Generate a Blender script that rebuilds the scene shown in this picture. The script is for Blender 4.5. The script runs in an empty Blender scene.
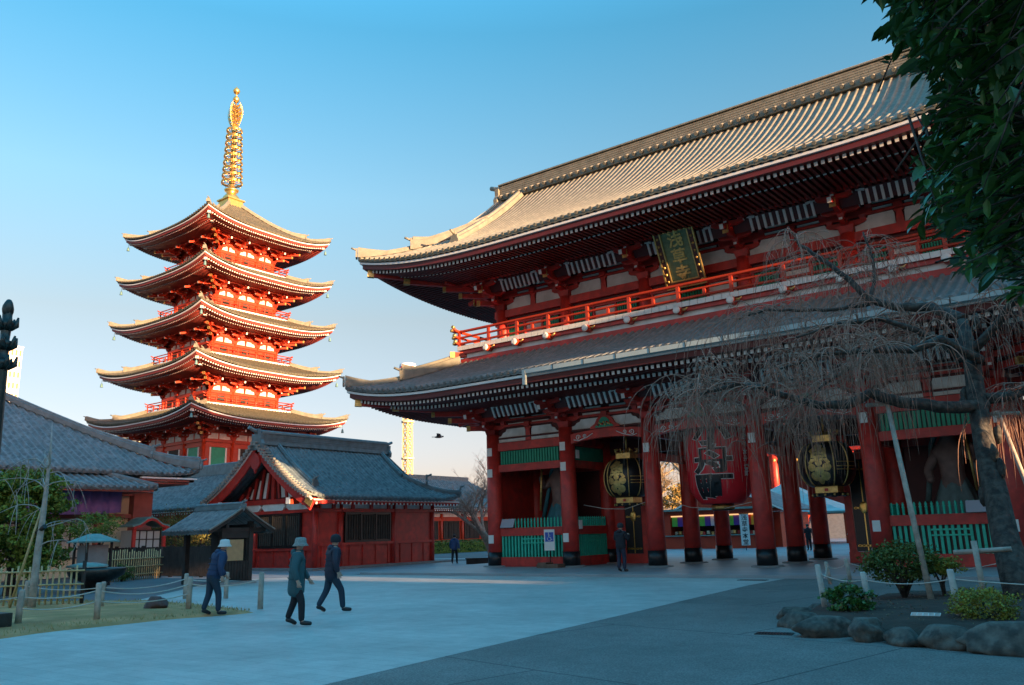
import bpy, bmesh, math, random
from mathutils import Vector, Matrix
R=math.radians; PI=math.pi
random.seed(11)
SC=bpy.context.scene; COL=SC.collection
# ------------------------------------------------------------ materials
MATS={}
def mat(name,col,rough=.6,metal=0.,var=.12,vscale=2.,bump=0.,bscale=30.,spec=.5,col2=None,mscale=None,thr=(.4,.65)):
    if name in MATS: return MATS[name]
    m=bpy.data.materials.new(name); m.use_nodes=True; nt=m.node_tree; N=nt.nodes; L=nt.links
    b=N['Principled BSDF']; b.inputs['Roughness'].default_value=rough; b.inputs['Metallic'].default_value=metal
    b.inputs['Specular IOR Level'].default_value=spec
    tc=N.new('ShaderNodeTexCoord')
    n=N.new('ShaderNodeTexNoise'); n.inputs['Scale'].default_value=vscale; n.inputs['Detail'].default_value=5
    L.new(tc.outputs['Object'],n.inputs['Vector'])
    mr=N.new('ShaderNodeMapRange'); mr.inputs[1].default_value=.3; mr.inputs[2].default_value=.7
    mr.inputs[3].default_value=1-var; mr.inputs[4].default_value=1+var; L.new(n.outputs['Fac'],mr.inputs[0])
    hs=N.new('ShaderNodeHueSaturation'); hs.inputs['Color'].default_value=(*col,1); L.new(mr.outputs[0],hs.inputs['Value'])
    out=hs.outputs['Color']
    if col2:
        n2=N.new('ShaderNodeTexNoise'); n2.inputs['Scale'].default_value=mscale or 6; n2.inputs['Detail'].default_value=6
        L.new(tc.outputs['Object'],n2.inputs['Vector'])
        m2=N.new('ShaderNodeMapRange'); m2.inputs[1].default_value=thr[0]; m2.inputs[2].default_value=thr[1]; L.new(n2.outputs['Fac'],m2.inputs[0])
        mx=N.new('ShaderNodeMixRGB'); mx.inputs[2].default_value=(*col2,1); L.new(m2.outputs[0],mx.inputs[0]); L.new(out,mx.inputs[1]); out=mx.outputs[0]
    L.new(out,b.inputs['Base Color'])
    if bump:
        n3=N.new('ShaderNodeTexNoise'); n3.inputs['Scale'].default_value=bscale; n3.inputs['Detail'].default_value=4
        L.new(tc.outputs['Object'],n3.inputs['Vector'])
        bp=N.new('ShaderNodeBump'); bp.inputs['Strength'].default_value=bump; bp.inputs['Distance'].default_value=.03
        L.new(n3.outputs['Fac'],bp.inputs['Height']); L.new(bp.outputs[0],b.inputs['Normal'])
    MATS[name]=m; return m
def tilemat(name,col,col2,course=.28,rough=.55,metal=0.):
    m=mat(name,col,rough,metal,.18,1.3,col2=col2,mscale=4); nt=m.node_tree;N=nt.nodes;L=nt.links;b=N['Principled BSDF']
    tc=N.new('ShaderNodeTexCoord'); w=N.new('ShaderNodeTexWave'); w.wave_profile='SAW'; w.bands_direction='Z'
    w.inputs['Scale'].default_value=.314/(course*.6); w.inputs['Distortion'].default_value=0
    L.new(tc.outputs['Object'],w.inputs['Vector'])
    bp=N.new('ShaderNodeBump'); bp.inputs['Strength'].default_value=.9; bp.inputs['Distance'].default_value=.07
    L.new(w.outputs['Fac'],bp.inputs['Height']); L.new(bp.outputs[0],b.inputs['Normal'])
    return m
RED=mat('red_paint',(.60,.044,.032),.45,0,.22,1.3,.15,25,col2=(.42,.036,.028),mscale=3.0)
EAVESHADE=mat('eave_shade_red',(.12,.013,.012),.5,0,.16,1.5)  # red darkened for rafters and eave boards; under-eave shade put into the colour
BRED=mat('bright_red_paint',(.47,.042,.013),.45,0,.12,1.5,.05,20)
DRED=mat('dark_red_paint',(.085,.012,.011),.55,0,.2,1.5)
WHITE=mat('white_plaster',(.82,.82,.77),.7,0,.06,2.,col2=(.6,.59,.54),mscale=1.5)
WPAINT=mat('white_paint',(.80,.79,.75),.5,0,.05,3)
BLACK=mat('black_lacquer',(.012,.014,.016),.35,0,.2,3)
DARKW=mat('dark_weathered_wood',(.035,.028,.024),.75,0,.35,3,.25,25)
GREEN=mat('green_paint',(.03,.50,.34),.5,0,.15,3)
DGREEN=mat('deep_green_paint',(.012,.30,.17),.5,0,.15,3)
GOLD=mat('gold_leaf',(.85,.55,.16),.32,.9,.12,4)
OGOLD=mat('old_gilt',(.68,.46,.16),.42,.75,.25,9,.1,60)
STONE=mat('grey_granite',(.30,.29,.28),.75,0,.15,3,.2,40)
DSTONE=mat('dark_boulder',(.13,.12,.10),.9,0,.45,5,1.,7,col2=(.045,.045,.04),mscale=7)
GTILE=tilemat('gate_roof_tile',(.245,.235,.175),(.185,.175,.135),.30,.65,.0)
LTILE=tilemat('lower_roof_tile',(.21,.215,.205),(.155,.165,.155),.30,.55)
BTILE=tilemat('blue_grey_tile',(.185,.225,.235),(.095,.125,.135),.26,.5)
PTILE=tilemat('pagoda_tile',(.12,.112,.075),(.085,.078,.052),.30,.7)
RIDGE=mat('ridge_tile',(.22,.21,.16),.65,0,.2,3,.3,16)
BRIDGE=mat('blue_grey_ridge_tile',(.14,.185,.195),.5,0,.25,3,.3,16)
COPPER=mat('green_copper',(.16,.30,.28),.5,.2,.2,4)
BRONZE=mat('dark_bronze',(.045,.06,.058),.42,.7,.3,6,.2,20)
BARK=mat('dark_bark',(.04,.036,.033),.95,0,.35,5,1.,14,col2=(.10,.09,.075),mscale=9)
TWIG=mat('grey_twig',(.37,.205,.15),.85,0,.3,6)
BAMBOO=mat('dry_bamboo',(.50,.40,.20),.55,0,.2,6)
WOODG=mat('grey_post_wood',(.42,.37,.31),.8,0,.25,8,.3,30)
ROPE=mat('pale_rope',(.55,.52,.46),.9,0,.1,10)
LEAF=mat('camphor_leaf',(.05,.14,.028),.32,0,.45,9,spec=.6)
LEAF2=mat('shrub_leaf',(.085,.13,.022),.6,0,.45,7)
LEAFY=mat('yellow_green_leaf',(.26,.25,.03),.6,0,.4,7)
PINEL=mat('conifer_leaf',(.12,.19,.02),.7,0,.45,5)
SOIL=mat('garden_soil',(.06,.04,.03),.95,0,.3,3,.6,18)
GRASS=mat('dry_grass',(.62,.30,.13),.95,0,.3,1.2,.6,60,col2=(.40,.21,.08),mscale=1.1)
PURPLE=mat('purple_cloth',(.34,.22,.60),.85,0,.08,2)
CREAM=mat('cream_plaster',(.70,.64,.46),.8,0,.08,1.5)
PINKW=mat('faded_red_wood',(.33,.10,.085),.65,0,.15,2)
GLASS=mat('dark_window',(.03,.035,.04),.12,0,.1,2,spec=.8)
SHOJI=mat('pale_pane',(.45,.5,.48),.4,0,.05,2)
LRED=mat('lantern_paper_red',(.80,.02,.035),.6,0,.06,3)
PLAQUEG=mat('plaque_green',(.17,.25,.13),.5,0,.25,6)
# ------------------------------------------------------------ mesh builder
class MB:
    def __init__(s): s.v=[];s.f=[];s.mi=[];s.sm=[]
    def face(s,idx,mi=0,sm=False): s.f.append(tuple(idx)); s.mi.append(mi); s.sm.append(sm)
    def quad(s,a,b,c,d,mi=0):
        n=len(s.v); s.v+= [tuple(a),tuple(b),tuple(c),tuple(d)]; s.face((n,n+1,n+2,n+3),mi)
    def hexa(s,P,mi=0,mend=None):
        n=len(s.v); s.v+=[tuple(p) for p in P]
        for q in ((3,2,1,0),(4,5,6,7),(0,1,5,4),(2,3,7,6),(1,2,6,5)): s.face([n+i for i in q],mi)
        s.face([n+i for i in (3,0,4,7)],mi)
        return n
    def box(s,x0,x1,y0,y1,z0,z1,mi=0):
        s.hexa([(x0,y0,z0),(x1,y0,z0),(x1,y1,z0),(x0,y1,z0),(x0,y0,z1),(x1,y0,z1),(x1,y1,z1),(x0,y1,z1)],mi)
    def cb(s,c,d,mi=0):
        s.box(c[0]-d[0]/2,c[0]+d[0]/2,c[1]-d[1]/2,c[1]+d[1]/2,c[2]-d[2]/2,c[2]+d[2]/2,mi)
    def beam(s,p,q,w,h,mi=0,up=(0,0,1),mend=None):
        p=Vector(p);q=Vector(q);d=(q-p)
        if d.length<1e-6: return
        d.normalize(); u=Vector(up); r=d.cross(u)
        if r.length<1e-4: r=d.cross(Vector((1,0,0)))
        r.normalize(); u=r.cross(d); r*=w/2;u*=h/2
        n=len(s.v)
        s.v+=[tuple(x) for x in (p-r-u,p+r-u,p+r+u,p-r+u,q-r-u,q+r-u,q+r+u,q-r+u)]
        for i,qd in enumerate(((0,1,2,3),(7,6,5,4),(0,4,5,1),(1,5,6,2),(2,6,7,3),(3,7,4,0))):
            s.face([n+k for k in qd], mend if (mend is not None and i==0) else mi)
    def cyl(s,p,q,r0,r1=None,n=12,mi=0,cap=True,sm=True,capmi=None):
        r1=r0 if r1 is None else r1
        s.tube([p,q],[r0,r1],n,mi,cap,sm,capmi)
    def tube(s,pts,rad,n=8,mi=0,cap=True,sm=True,capmi=None):
        pts=[Vector(p) for p in pts]; base=len(s.v); prev=None
        if not hasattr(rad,'__len__'): rad=[rad]*len(pts)
        for i,p in enumerate(pts):
            d=(pts[min(i+1,len(pts)-1)]-pts[max(i-1,0)])
            if d.length<1e-9: d=Vector((0,0,1))
            d.normalize()
            if prev is None:
                a=Vector((0,0,1)) if abs(d.z)<.9 else Vector((1,0,0)); r=d.cross(a).normalized()
            else:
                r=prev-d*prev.dot(d)
                if r.length<1e-6: r=d.orthogonal()
                r.normalize()
            prev=r; u=d.cross(r)
            for k in range(n):
                t=2*PI*k/n; w=p+(r*math.cos(t)+u*math.sin(t))*rad[i]; s.v.append((w.x,w.y,w.z))
        for i in range(len(pts)-1):
            for k in range(n):
                a=base+i*n+k;b=base+i*n+(k+1)%n; s.face((a,b,b+n,a+n),mi,sm)
        if cap:
            s.face([base+k for k in range(n)][::-1],mi if capmi is None else capmi)
            s.face([base+(len(pts)-1)*n+k for k in range(n)],mi if capmi is None else capmi)
    def lathe(s,c,prof,n=24,mi=0,sm=True,sx=1,sy=1):
        base=len(s.v)
        for r,z in prof:
            for k in range(n):
                t=2*PI*k/n; s.v.append((c[0]+r*sx*math.cos(t),c[1]+r*sy*math.sin(t),c[2]+z))
        for i in range(len(prof)-1):
            for k in range(n):
                a=base+i*n+k;b=base+i*n+(k+1)%n; s.face((a,b,b+n,a+n),mi if not callable(mi) else mi(i,k),sm)
    def prism(s,poly,f0,f1,mi=0,smi=None):
        n=len(s.v);k=len(poly); s.v+=[tuple(f0(*p)) for p in poly]+[tuple(f1(*p)) for p in poly]
        s.face([n+i for i in range(k)][::-1],mi); s.face([n+k+i for i in range(k)],mi)
        for i in range(k):
            j=(i+1)%k; s.face((n+i,n+j,n+k+j,n+k+i),mi if smi is None else smi)
    def blob(s,c,r,sc=(1,1,1),seed=0,amp=.2,nu=12,nv=8,mi=0,flat=None):
        rnd=random.Random(seed); ph=[rnd.uniform(0,6.28) for _ in range(8)]; base=len(s.v)
        for j in range(nv+1):
            th=PI*j/nv
            for i in range(nu):
                f=2*PI*i/nu; x,y,z=math.sin(th)*math.cos(f),math.sin(th)*math.sin(f),math.cos(th)
                k=1+amp*(math.sin(2*x+ph[0]+1.7*y)*.5+math.sin(3.1*y+ph[1]-2*z)*.4+math.sin(4.3*z+ph[2]+3*x)*.35+rnd.uniform(-.25,.25)*.6)
                if j in(0,nv): k=1
                s.v.append((c[0]+r*sc[0]*x*k,c[1]+r*sc[1]*y*k,c[2]+r*sc[2]*z*k))
        for j in range(nv):
            for i in range(nu):
                a=base+j*nu+i;b=base+j*nu+(i+1)%nu; s.face((a,a+nu,b+nu,b),mi,True)
    def xf(s,M,i0=0):
        for i in range(i0,len(s.v)):
            w=M@Vector(s.v[i]); s.v[i]=(w.x,w.y,w.z)
    def mesh(s,name,mats):
        me=bpy.data.meshes.new(name); me.from_pydata(s.v,[],s.f)
        if not isinstance(mats,(list,tuple)): mats=[mats]
        for m in mats: me.materials.append(m)
        me.polygons.foreach_set('material_index',s.mi); me.polygons.foreach_set('use_smooth',s.sm)
        me.update(); return me
    def build(s,name,mats,parent=None,loc=(0,0,0),rz=0,label=None):
        o=bpy.data.objects.new(name,s.mesh(name,mats)); COL.objects.link(o); o.location=loc; o.rotation_euler=(0,0,rz)
        if parent: o.parent=parent
        if label: o['label']=label
        return o
def inst(me,name,parent,loc=(0,0,0),rz=0,scale=None,label=None):
    o=bpy.data.objects.new(name,me); COL.objects.link(o); o.location=loc; o.rotation_euler=(0,0,rz)
    if scale: o.scale=scale
    if parent: o.parent=parent
    if label: o['label']=label
    return o
def tag(o,label,cat,group=None):
    o['label']=label;o['category']=cat
    if group:o['group']=group
    return o
def thing(name,label,cat,loc=(0,0,0),rz=0,group=None):
    o=bpy.data.objects.new(name,None);COL.objects.link(o);o.location=loc;o.rotation_euler=(0,0,rz);o.empty_display_size=.3
    return tag(o,label,cat,group)
def struct(o,kind='structure'): o['kind']=kind; return o
def copy_tree(o,parent=None):
    c=o.copy();COL.objects.link(c);c.parent=parent
    for ch in list(o.children): copy_tree(ch,c)
    return c
def sweep(mb,pts,w,h,mi=0,round_top=True):
    # ridge-like bar lying along pts (bottom centre line)
    pts=[Vector(p) for p in pts]; base=len(mb.v)
    prof=[(-.5,0),(-.5,.62),(-.28,.7),(-.25,.93),(0,1.0),(.25,.93),(.28,.7),(.5,.62),(.5,0)] if round_top else [(-.5,0),(-.5,1),(.5,1),(.5,0)]
    k=len(prof)
    for i,p in enumerate(pts):
        d=pts[min(i+1,len(pts)-1)]-pts[max(i-1,0)]; d.z=0; d.normalize(); r=Vector((d.y,-d.x,0))
        hh=h[i] if hasattr(h,'__len__') else h
        for a,b in prof:
            q=p+r*a*w+Vector((0,0,b*hh)); mb.v.append(tuple(q))
    for i in range(len(pts)-1):
        for j in range(k-1):
            a=base+i*k+j; mb.face((a,a+1,a+k+1,a+k),mi)
    mb.face([base+j for j in range(k)],mi); mb.face([base+(len(pts)-1)*k+j for j in range(k)][::-1],mi)
def onigawara(mb,p,d,s=.5,mi=0):
    # ornament tile at the end of a ridge: p base point, d outward horizontal dir
    d=Vector((d[0],d[1],0)).normalized(); r=Vector((-d.y,d.x,0)); p=Vector(p)
    poly=[(-.5,0),(-.55,.35),(-.4,.6),(-.42,.95),(-.2,.85),(-.12,1.25),(0,1.1),(.12,1.25),(.2,.85),(.42,.95),(.4,.6),(.55,.35),(.5,0)]
    mb.prism(poly,lambda a,b:p+r*a*s+Vector((0,0,b*s)),lambda a,b:p+d*.22*s+r*a*s+Vector((0,0,b*s)),mi)
    mb.cyl(p+d*.05*s+Vector((0,0,1.0*s)),p+d*.75*s+Vector((0,0,1.28*s)),.13*s,.11*s,8,mi)
# ------------------------------------------------------------ generic temple roof
def side_map(cx,cy,A,B,side):
    # returns (half length, place(s,t,z)); side S,E,N,W; A half x, B half y
    if side=='S': return A,(lambda s,t,z:(cx+s,cy-B+t,z))
    if side=='N': return A,(lambda s,t,z:(cx-s,cy+B-t,z))
    if side=='E': return B,(lambda s,t,z:(cx+A-t,cy+s,z))
    return B,(lambda s,t,z:(cx-A+t,cy-s,z))
def lift(w,L,Rr,q=3): return L*max(0.,1-w/Rr)**q
def roof_slope(mb,place,A,T,tmax,zf,sp,nt=10,mi=0,disc=True,hr=.30,lip=.10):
    n=int(round(2*A/sp)); sp=2*A/n
    us=[-.5,-.27,-.19,0,.19,.27,.5]; hs=[0,.0,.75,1,.75,0,0]
    for i in range(n):
        s0=-A+sp*(i+.5); base=len(mb.v)
        if tmax(s0)<.05: continue
        for u,h in zip(us,hs):
            s_=s0+u*sp; tm=max(0.02,tmax(s_))
            for k in range(nt+1):
                t=tm*k/nt
                mb.v.append(place(s_,t,zf(s_,t)+h*hr*sp))
        m=nt+1
        for a in range(6):
            for k in range(nt):
                q=base+a*m+k; mb.face((q,q+m,q+m+1,q+1),mi,True)
        # lip down
        z0=zf(s0,0); b=len(mb.v)
        for u,h in zip(us,hs): mb.v.append(place(s0+u*sp,0,zf(s0+u*sp,0)-lip*(1+ .5*(1-abs(u)*2))))
        for a in range(6): mb.face((base+a*m,b+a,b+a+1,base+(a+1)*m),mi)
        if disc:
            b=len(mb.v); rr=.23*sp
            for k in range(8):
                th=2*PI*k/8; mb.v.append(place(s0+rr*math.cos(th),-.05,z0+.06*sp+rr*math.sin(th)))
            for k in range(8):
                th=2*PI*k/8; mb.v.append(place(s0+rr*math.cos(th),.12,z0+.06*sp+rr*math.sin(th)))
            mb.face([b+k for k in range(8)],mi)
            for k in range(8): mb.face((b+k,b+8+k,b+8+(k+1)%8,b+(k+1)%8),mi)
def eaves(parent,cx,cy,A,B,Wd,zs,Lf,Rr,sides='SEW',sp=.236,row=((.42,1.9,0.,.10),(1.45,5.,-.03,.12)),slope=.13,white=.10,dred=.22,mats=None,name='rafters',strip_mat=None,rise=None):
    # zs = z of the underside at the edge; white strip+red board+2 rafter rows + soffit
    mats=mats or [RED,WPAINT,DRED]
    for sd in sides:
        Ln,pl=side_map(cx,cy,A,B,sd)
        def zz(s,t): return zs+slope*t+lift(Ln-abs(s),Lf,Rr)*(1 if t<1.5 else max(0,1-(t-1.5)/4))
        mb=MB(); n=60; n_=60
        # boards
        def strip(t0,t1,za,zb,mi,m):
            prev=None
            for i in range(n+1):
                s=-Ln+2*Ln*i/n; s0=max(-Ln+t0,min(Ln-t0,s)); s1=max(-Ln+t1,min(Ln-t1,s))
                cur=[pl(s0,t0,zz(s0,0)+za),pl(s0,t0,zz(s0,0)+zb),pl(s1,t1,zz(s1,0)+zb),pl(s1,t1,zz(s1,0)+za)]
                if prev: m.hexa([prev[0],cur[0],cur[3],prev[3],prev[1],cur[1],cur[2],prev[2]],mi)
                prev=cur
        wb=MB(); strip(.06,.24,.34,.34+white,0,wb); wb.build('eave_edge_strip',strip_mat or WPAINT,parent)
        rb=MB(); strip(.16,.46,.12,.335,0,rb); rb.build('eave_board',mats[0],parent)
        # soffit
        sb=MB(); prev=None
        ts=[.3,1.6,3.,Wd]
        for i in range(n+1):
            s=-Ln+2*Ln*i/n
            cur=[pl(max(-Ln+t,min(Ln-t,s)),t,zz(max(-Ln+t,min(Ln-t,s)),t)+.13) for t in ts]
            if prev:
                for k in range(len(ts)-1): sb.quad(prev[k],prev[k+1],cur[k+1],cur[k])
            prev=cur
        sb.build('soffit',mats[2],parent)  # dark red here also carries the shade under the eaves
        cnt=int(2*Ln/sp)
        for (t0,t1,dz,hh) in row:
            mb=MB()
            for i in range(cnt):
                s=-Ln+sp*(i+.5)+(2*Ln-cnt*sp)/2; w=Ln-abs(s)
                te=min(t1,w-.05)
                if te<=t0+.12: continue
                a=pl(s,t0,zz(s,t0)+dz);b=pl(s,te,zz(s,te)+dz)
                mb.beam(a,b,sp*.52,hh,0,mend=1)
            mb.build(name,[mats[0],mats[1]],parent)
            if t0>1: # inner eave board between rows
                mb=MB();prev=None
                for i in range(n+1):
                    s=-Ln+2*Ln*i/n; s0=max(-Ln+t0,min(Ln-t0,s))
                    z=zz(s0,t0)+dz+.06
                    cur=[pl(s0,t0+.05,z),pl(s0,t0+.05,z+.1),pl(s0,t0+.2,z+.1),pl(s0,t0+.2,z)]
                    if prev: mb.hexa([prev[0],cur[0],cur[3],prev[3],prev[1],cur[1],cur[2],prev[2]],0)
                    prev=cur
                mb.build('eave_purlin',mats[0],parent)
# ------------------------------------------------------------ lettering
def glyphs(txt,size,bold=0.,extr=.0,spacing=1.0):
    """vertical lettering, centred at origin in the XZ plane, facing -Y; returns bmesh"""
    out=bmesh.new(); n=len(txt)
    for i,ch in enumerate(txt):
        c=bpy.data.curves.new('t','FONT'); c.body=ch; c.size=size; c.offset=bold; c.extrude=extr; c.align_x='CENTER'; c.align_y='CENTER'; c.resolution_u=3
        o=bpy.data.objects.new('t',c); COL.objects.link(o); bpy.context.view_layer.update()
        me=bpy.data.meshes.new_from_object(o.evaluated_get(bpy.context.evaluated_depsgraph_get()))
        xs=[v.co.x for v in me.vertices] or [0]; ys=[v.co.y for v in me.vertices] or [0]
        dx=-(min(xs)+max(xs))/2; dy=-(min(ys)+max(ys))/2
        me.transform(Matrix.Translation((dx,dy+((n-1)/2-i)*size*spacing,0))); me.transform(Matrix.Rotation(PI/2,4,'X'))
        out.from_mesh(me); bpy.data.objects.remove(o); bpy.data.curves.remove(c); bpy.data.meshes.remove(me)
    return out
def bm_obj(bm,name,m,parent,loc=(0,0,0),rz=0):
    me=bpy.data.meshes.new(name); bm.to_mesh(me); bm.free(); me.materials.append(m)
    o=bpy.data.objects.new(name,me); COL.objects.link(o); o.location=loc;o.rotation_euler=(0,0,rz); o.parent=parent; return o
def wrap(bm,rf,a0,off,step=.08):
    """wrap lettering in XZ onto a surface of revolution of radius rf(z); a0 = facing angle from -Y"""
    xs=[v.co.x for v in bm.verts]; zs=[v.co.z for v in bm.verts]
    x=min(xs)+step
    while x<max(xs):
        bmesh.ops.bisect_plane(bm,geom=bm.verts[:]+bm.edges[:]+bm.faces[:],plane_co=(x,0,0),plane_no=(1,0,0)); x+=step
    z=min(zs)+step*1.5
    while z<max(zs):
        bmesh.ops.bisect_plane(bm,geom=bm.verts[:]+bm.edges[:]+bm.faces[:],plane_co=(0,0,z),plane_no=(0,0,1)); z+=step*1.5
    rm=max(rf(z) for z in (min(zs),max(zs),0))
    for v in bm.verts:
        r=rf(v.co.z)+off-v.co.y*.0; a=a0+v.co.x/rm-PI/2; v.co=Vector((r*math.cos(a),r*math.sin(a),v.co.z))
    return bm
# ------------------------------------------------------------ THE GATE
XS=[-10.66,-6.48,-2.29,2.29,6.48,10.66]; YS=[0,3.44,6.89]
gate=thing('temple_gate','huge two storey vermilion temple gate with grey tiled hip and gable roof and red balcony','temple gate')
mb=MB(); mb.box(-14.2,14.2,-5.3,12.2,-.3,.10); struct(mb.build('gate_platform',mat('platform_stone',(.33,.34,.345),.45,0,.15,.8,.12,8)))
# columns
m=MB(); m.tube([(0,0,.15),(0,0,2.5),(0,0,6.2)],[.365,.365,.35],28); cme=m.mesh('column',RED)
m=MB(); m.tube([(0,0,.15),(0,0,.76)],[.39,.39],28); cfe=m.mesh('column_foot',BLACK)
m=MB(); m.tube([(0,0,.09),(0,0,.13),(0,0,.16)],[.62,.62,.55],28,sm=False); cse=m.mesh('base_stone',STONE)
for y in YS:
    for x in XS:
        c=inst(cme,'column',gate,(x,y,0)); inst(cfe,'column_foot',c); inst(cse,'base_stone',c)
# white plates on columns
pm=MB(); pm.box(-.13,.13,-.015,.015,-.19,.19); pme=pm.mesh('paper_plate',WPAINT)
for x,y,zs in ((-10.66,0,(5.4,4.4,1.35)),(-6.48,0,(5.35,4.45,1.35)),(-2.29,0,(4.95,)),(2.29,0,(4.95,)),(6.48,0,(6.02,5.3,1.5)),(10.66,0,(1.4,4.9))):
    for z in zs:
        a=math.atan2(13.97-x,31.7)*.35; inst(pme,'paper_plate',gate,(x-.08+.38*math.sin(a),y-.385*math.cos(a),z),a)
for z in (5.0,1.9): inst(pme,'paper_plate',gate,(-6.09,.25,z),PI/2)
# beams of ground storey
def beams(par,name,lst,m=RED):
    for b in lst:
        q=MB(); q.box(*b); q.build(name,m,par)
for a,b in zip(XS[:-1],XS[1:]):
    side=a<-9 or a>5
    for j,y in enumerate(YS):
        if side:
            beams(gate,'lintel',[(a+.33,b-.33,y-.13,y+.13,5.43,5.81)])
            beams(gate,'tie_beam',[(a+.33,b-.33,y-.11,y+.11,4.44,4.77)])
        elif j==0:
            # rainbow beam with carved ends
            q=MB(); n=16; pts=[]
            for k in range(n+1):
                u=k/n; z=5.43+.17*math.sin(PI*u)**.7; pts.append((a+.33+(b-a-.66)*u,z))
            top=[(a+.33+(b-a-.66)*(1-k/n),5.86+.12*math.sin(PI*(1-k/n))) for k in range(n+1)]
            q.prism(pts+top,lambda s,z:(s,-.17,z),lambda s,z:(s,.17,z)); q.build('rainbow_beam',RED,gate)
            for sg,xx in ((1,a+.45),(-1,b-.45)):
                q=MB()
                for (r0,cx_,cz_) in ((.13,.28,5.68),(.09,.62,5.72)):
                    P=[(xx+sg*(cx_+r0*(1-k/14)*math.cos(k*.75)),-.19,cz_+r0*(1-k/14)*math.sin(k*.75)) for k in range(12)]
                    q.tube(P,.022,5)
                q.tube([(xx+sg*.05,-.19,5.6),(xx+sg*.3,-.19,5.54),(xx+sg*.75,-.19,5.66),(xx+sg*1.05,-.19,5.80)],.022,5)
                q.build('carved_scroll',WPAINT,gate)
        else:
            zb=5.1 if j==1 else 4.95
            beams(gate,'lintel',[(a+.33,b-.33,y-.13,y+.13,zb,5.75)],DRED)
for x in XS:
    for y0,y1 in ((0,3.44),(3.44,6.89)):
        beams(gate,'tie_beam',[(x-.12,x+.12,y0+.33,y1-.33,5.43,5.81),(x-.1,x+.1,y0+.33,y1-.33,4.44,4.77)],RED)
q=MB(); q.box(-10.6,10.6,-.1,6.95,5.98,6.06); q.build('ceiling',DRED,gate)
# plaster panels above lintels (ground and upper storey): half-bay panel with stepped shoulders
def panel_row(par,y,zb,h,x0,x1,mid=True):
    w=(x1-x0)/2; q=MB(); cxm=(x0+x1)/2; mw=.16 if mid else .0
    for sg in (-1,1):
        e=w-.30; sh=[(mw,0),(e,0),(e,h*.42),(e-.2,h*.5),(e-.3,h*.72),(e-.46,h*.8),(e-.52,h),(mw+.06,h),(mw+.02,h*.8)]
        P=[(cxm+sg*a,zb+b) for a,b in sh]
        if sg<0: P=P[::-1]
        q.prism(P,lambda s,z:(s,y-.02,z),lambda s,z:(s,y+.03,z))
        for k,(zz,l) in enumerate(((h+.17,.95),(h+.43,.8))):
            q.box(min(cxm+sg*.22,cxm+sg*(.22+l)),max(cxm+sg*.22,cxm+sg*(.22+l)),y-.02,y+.03,zb+zz,zb+zz+.085)
    q.build('plaster_panel',WHITE,par)
    q=MB()
    P=[(cxm-.15,zb),(cxm-.1,zb+h*.8),(cxm-.2,zb+h),(cxm+.2,zb+h),(cxm+.1,zb+h*.8),(cxm+.15,zb)]
    if mid: q.prism(P,lambda s,z:(s,y-.07,z),lambda s,z:(s,y+.03,z)); q.cb((cxm,y-.08,zb+h+.13),(.3,.2,.2)); q.build('strut',RED,par)
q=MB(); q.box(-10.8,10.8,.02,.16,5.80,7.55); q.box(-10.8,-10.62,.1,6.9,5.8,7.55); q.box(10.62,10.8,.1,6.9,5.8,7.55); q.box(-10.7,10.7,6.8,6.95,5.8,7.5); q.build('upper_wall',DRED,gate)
for i,(a,b) in enumerate(zip(XS[:-1],XS[1:])):
    panel_row(gate,-.02,5.84 if i in(0,4) else 6.0,.62 if i in(0,4) else .5,a,b)
    if i in (1,2,3):   # frog-leg strut with painted carving
        cx_=(a+b)/2; q=MB()
        P=[(-.75,6.0),(-.7,6.1),(-.5,6.2),(-.38,6.42),(-.2,6.56),(0,6.6),(.2,6.56),(.38,6.42),(.5,6.2),(.7,6.1),(.75,6.0)]
        q.prism([(cx_+u,z) for u,z in P][::-1],lambda s,z:(s,-.16,z),lambda s,z:(s,-.02,z))
        o=q.build('frog_leg_strut',RED,gate)
        q=MB(); q.prism([(cx_+u*.62,6.03+(z-6.0)*.75) for u,z in P][::-1],lambda s,z:(s,-.19,z),lambda s,z:(s,-.15,z),0)
        for k in range(9):
            q.blob((cx_-.3+.075*k,-.20,6.13+.12*math.sin(k*1.9)**2),.05,seed=k,amp=.1,nu=7,nv=5,mi=1 if k%3 else 2)
        q.build('flower_carving',[DGREEN,OGOLD,RED],o)
for z0,z1,yy in ((6.56,6.66,-.04),(6.84,6.92,-.04)):
    beams(gate,'wall_plate',[(-10.9,10.9,yy-.06,yy+.05,z0,z1)])
# lattice window of guardian bays + fences
def fence_panel(par,L,place,rz,tops=True):
    """fence along local x of length L, facing -y"""
    root=par
    q=MB(); q.box(0,L,-.11,.11,.11,.53); q.build('sill_board',RED,root,place,rz)
    q=MB(); q.box(0,L,-.10,.10,1.48,1.84); q.build('fence_rail',RED,root,place,rz)
    q=MB(); n=int(L/.175); 
    for k in range(n):
        x=(k+.5)*L/n; q.box(x-.045,x+.045,-.05,.03,.53,1.48)
        if tops:
            q.lathe((x,-.01,1.84),[(.045,0),(.045,.24),(.06,.27),(.03,.31),(.05,.35),(.015,.43),(0,.44)],8)
    q.box(L*.36,L*.72,-.085,-.03,1.30,1.36);q.box(L*.36,L*.72,-.085,-.03,1.12,1.17)
    q.build('fence_pickets',GREEN,root,place,rz)
    q=MB(); q.box(0,L,.06,.10,.5,1.5); q.build('fence_backing',BLACK,root,place,rz)
Lb=4.18-.7
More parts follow.
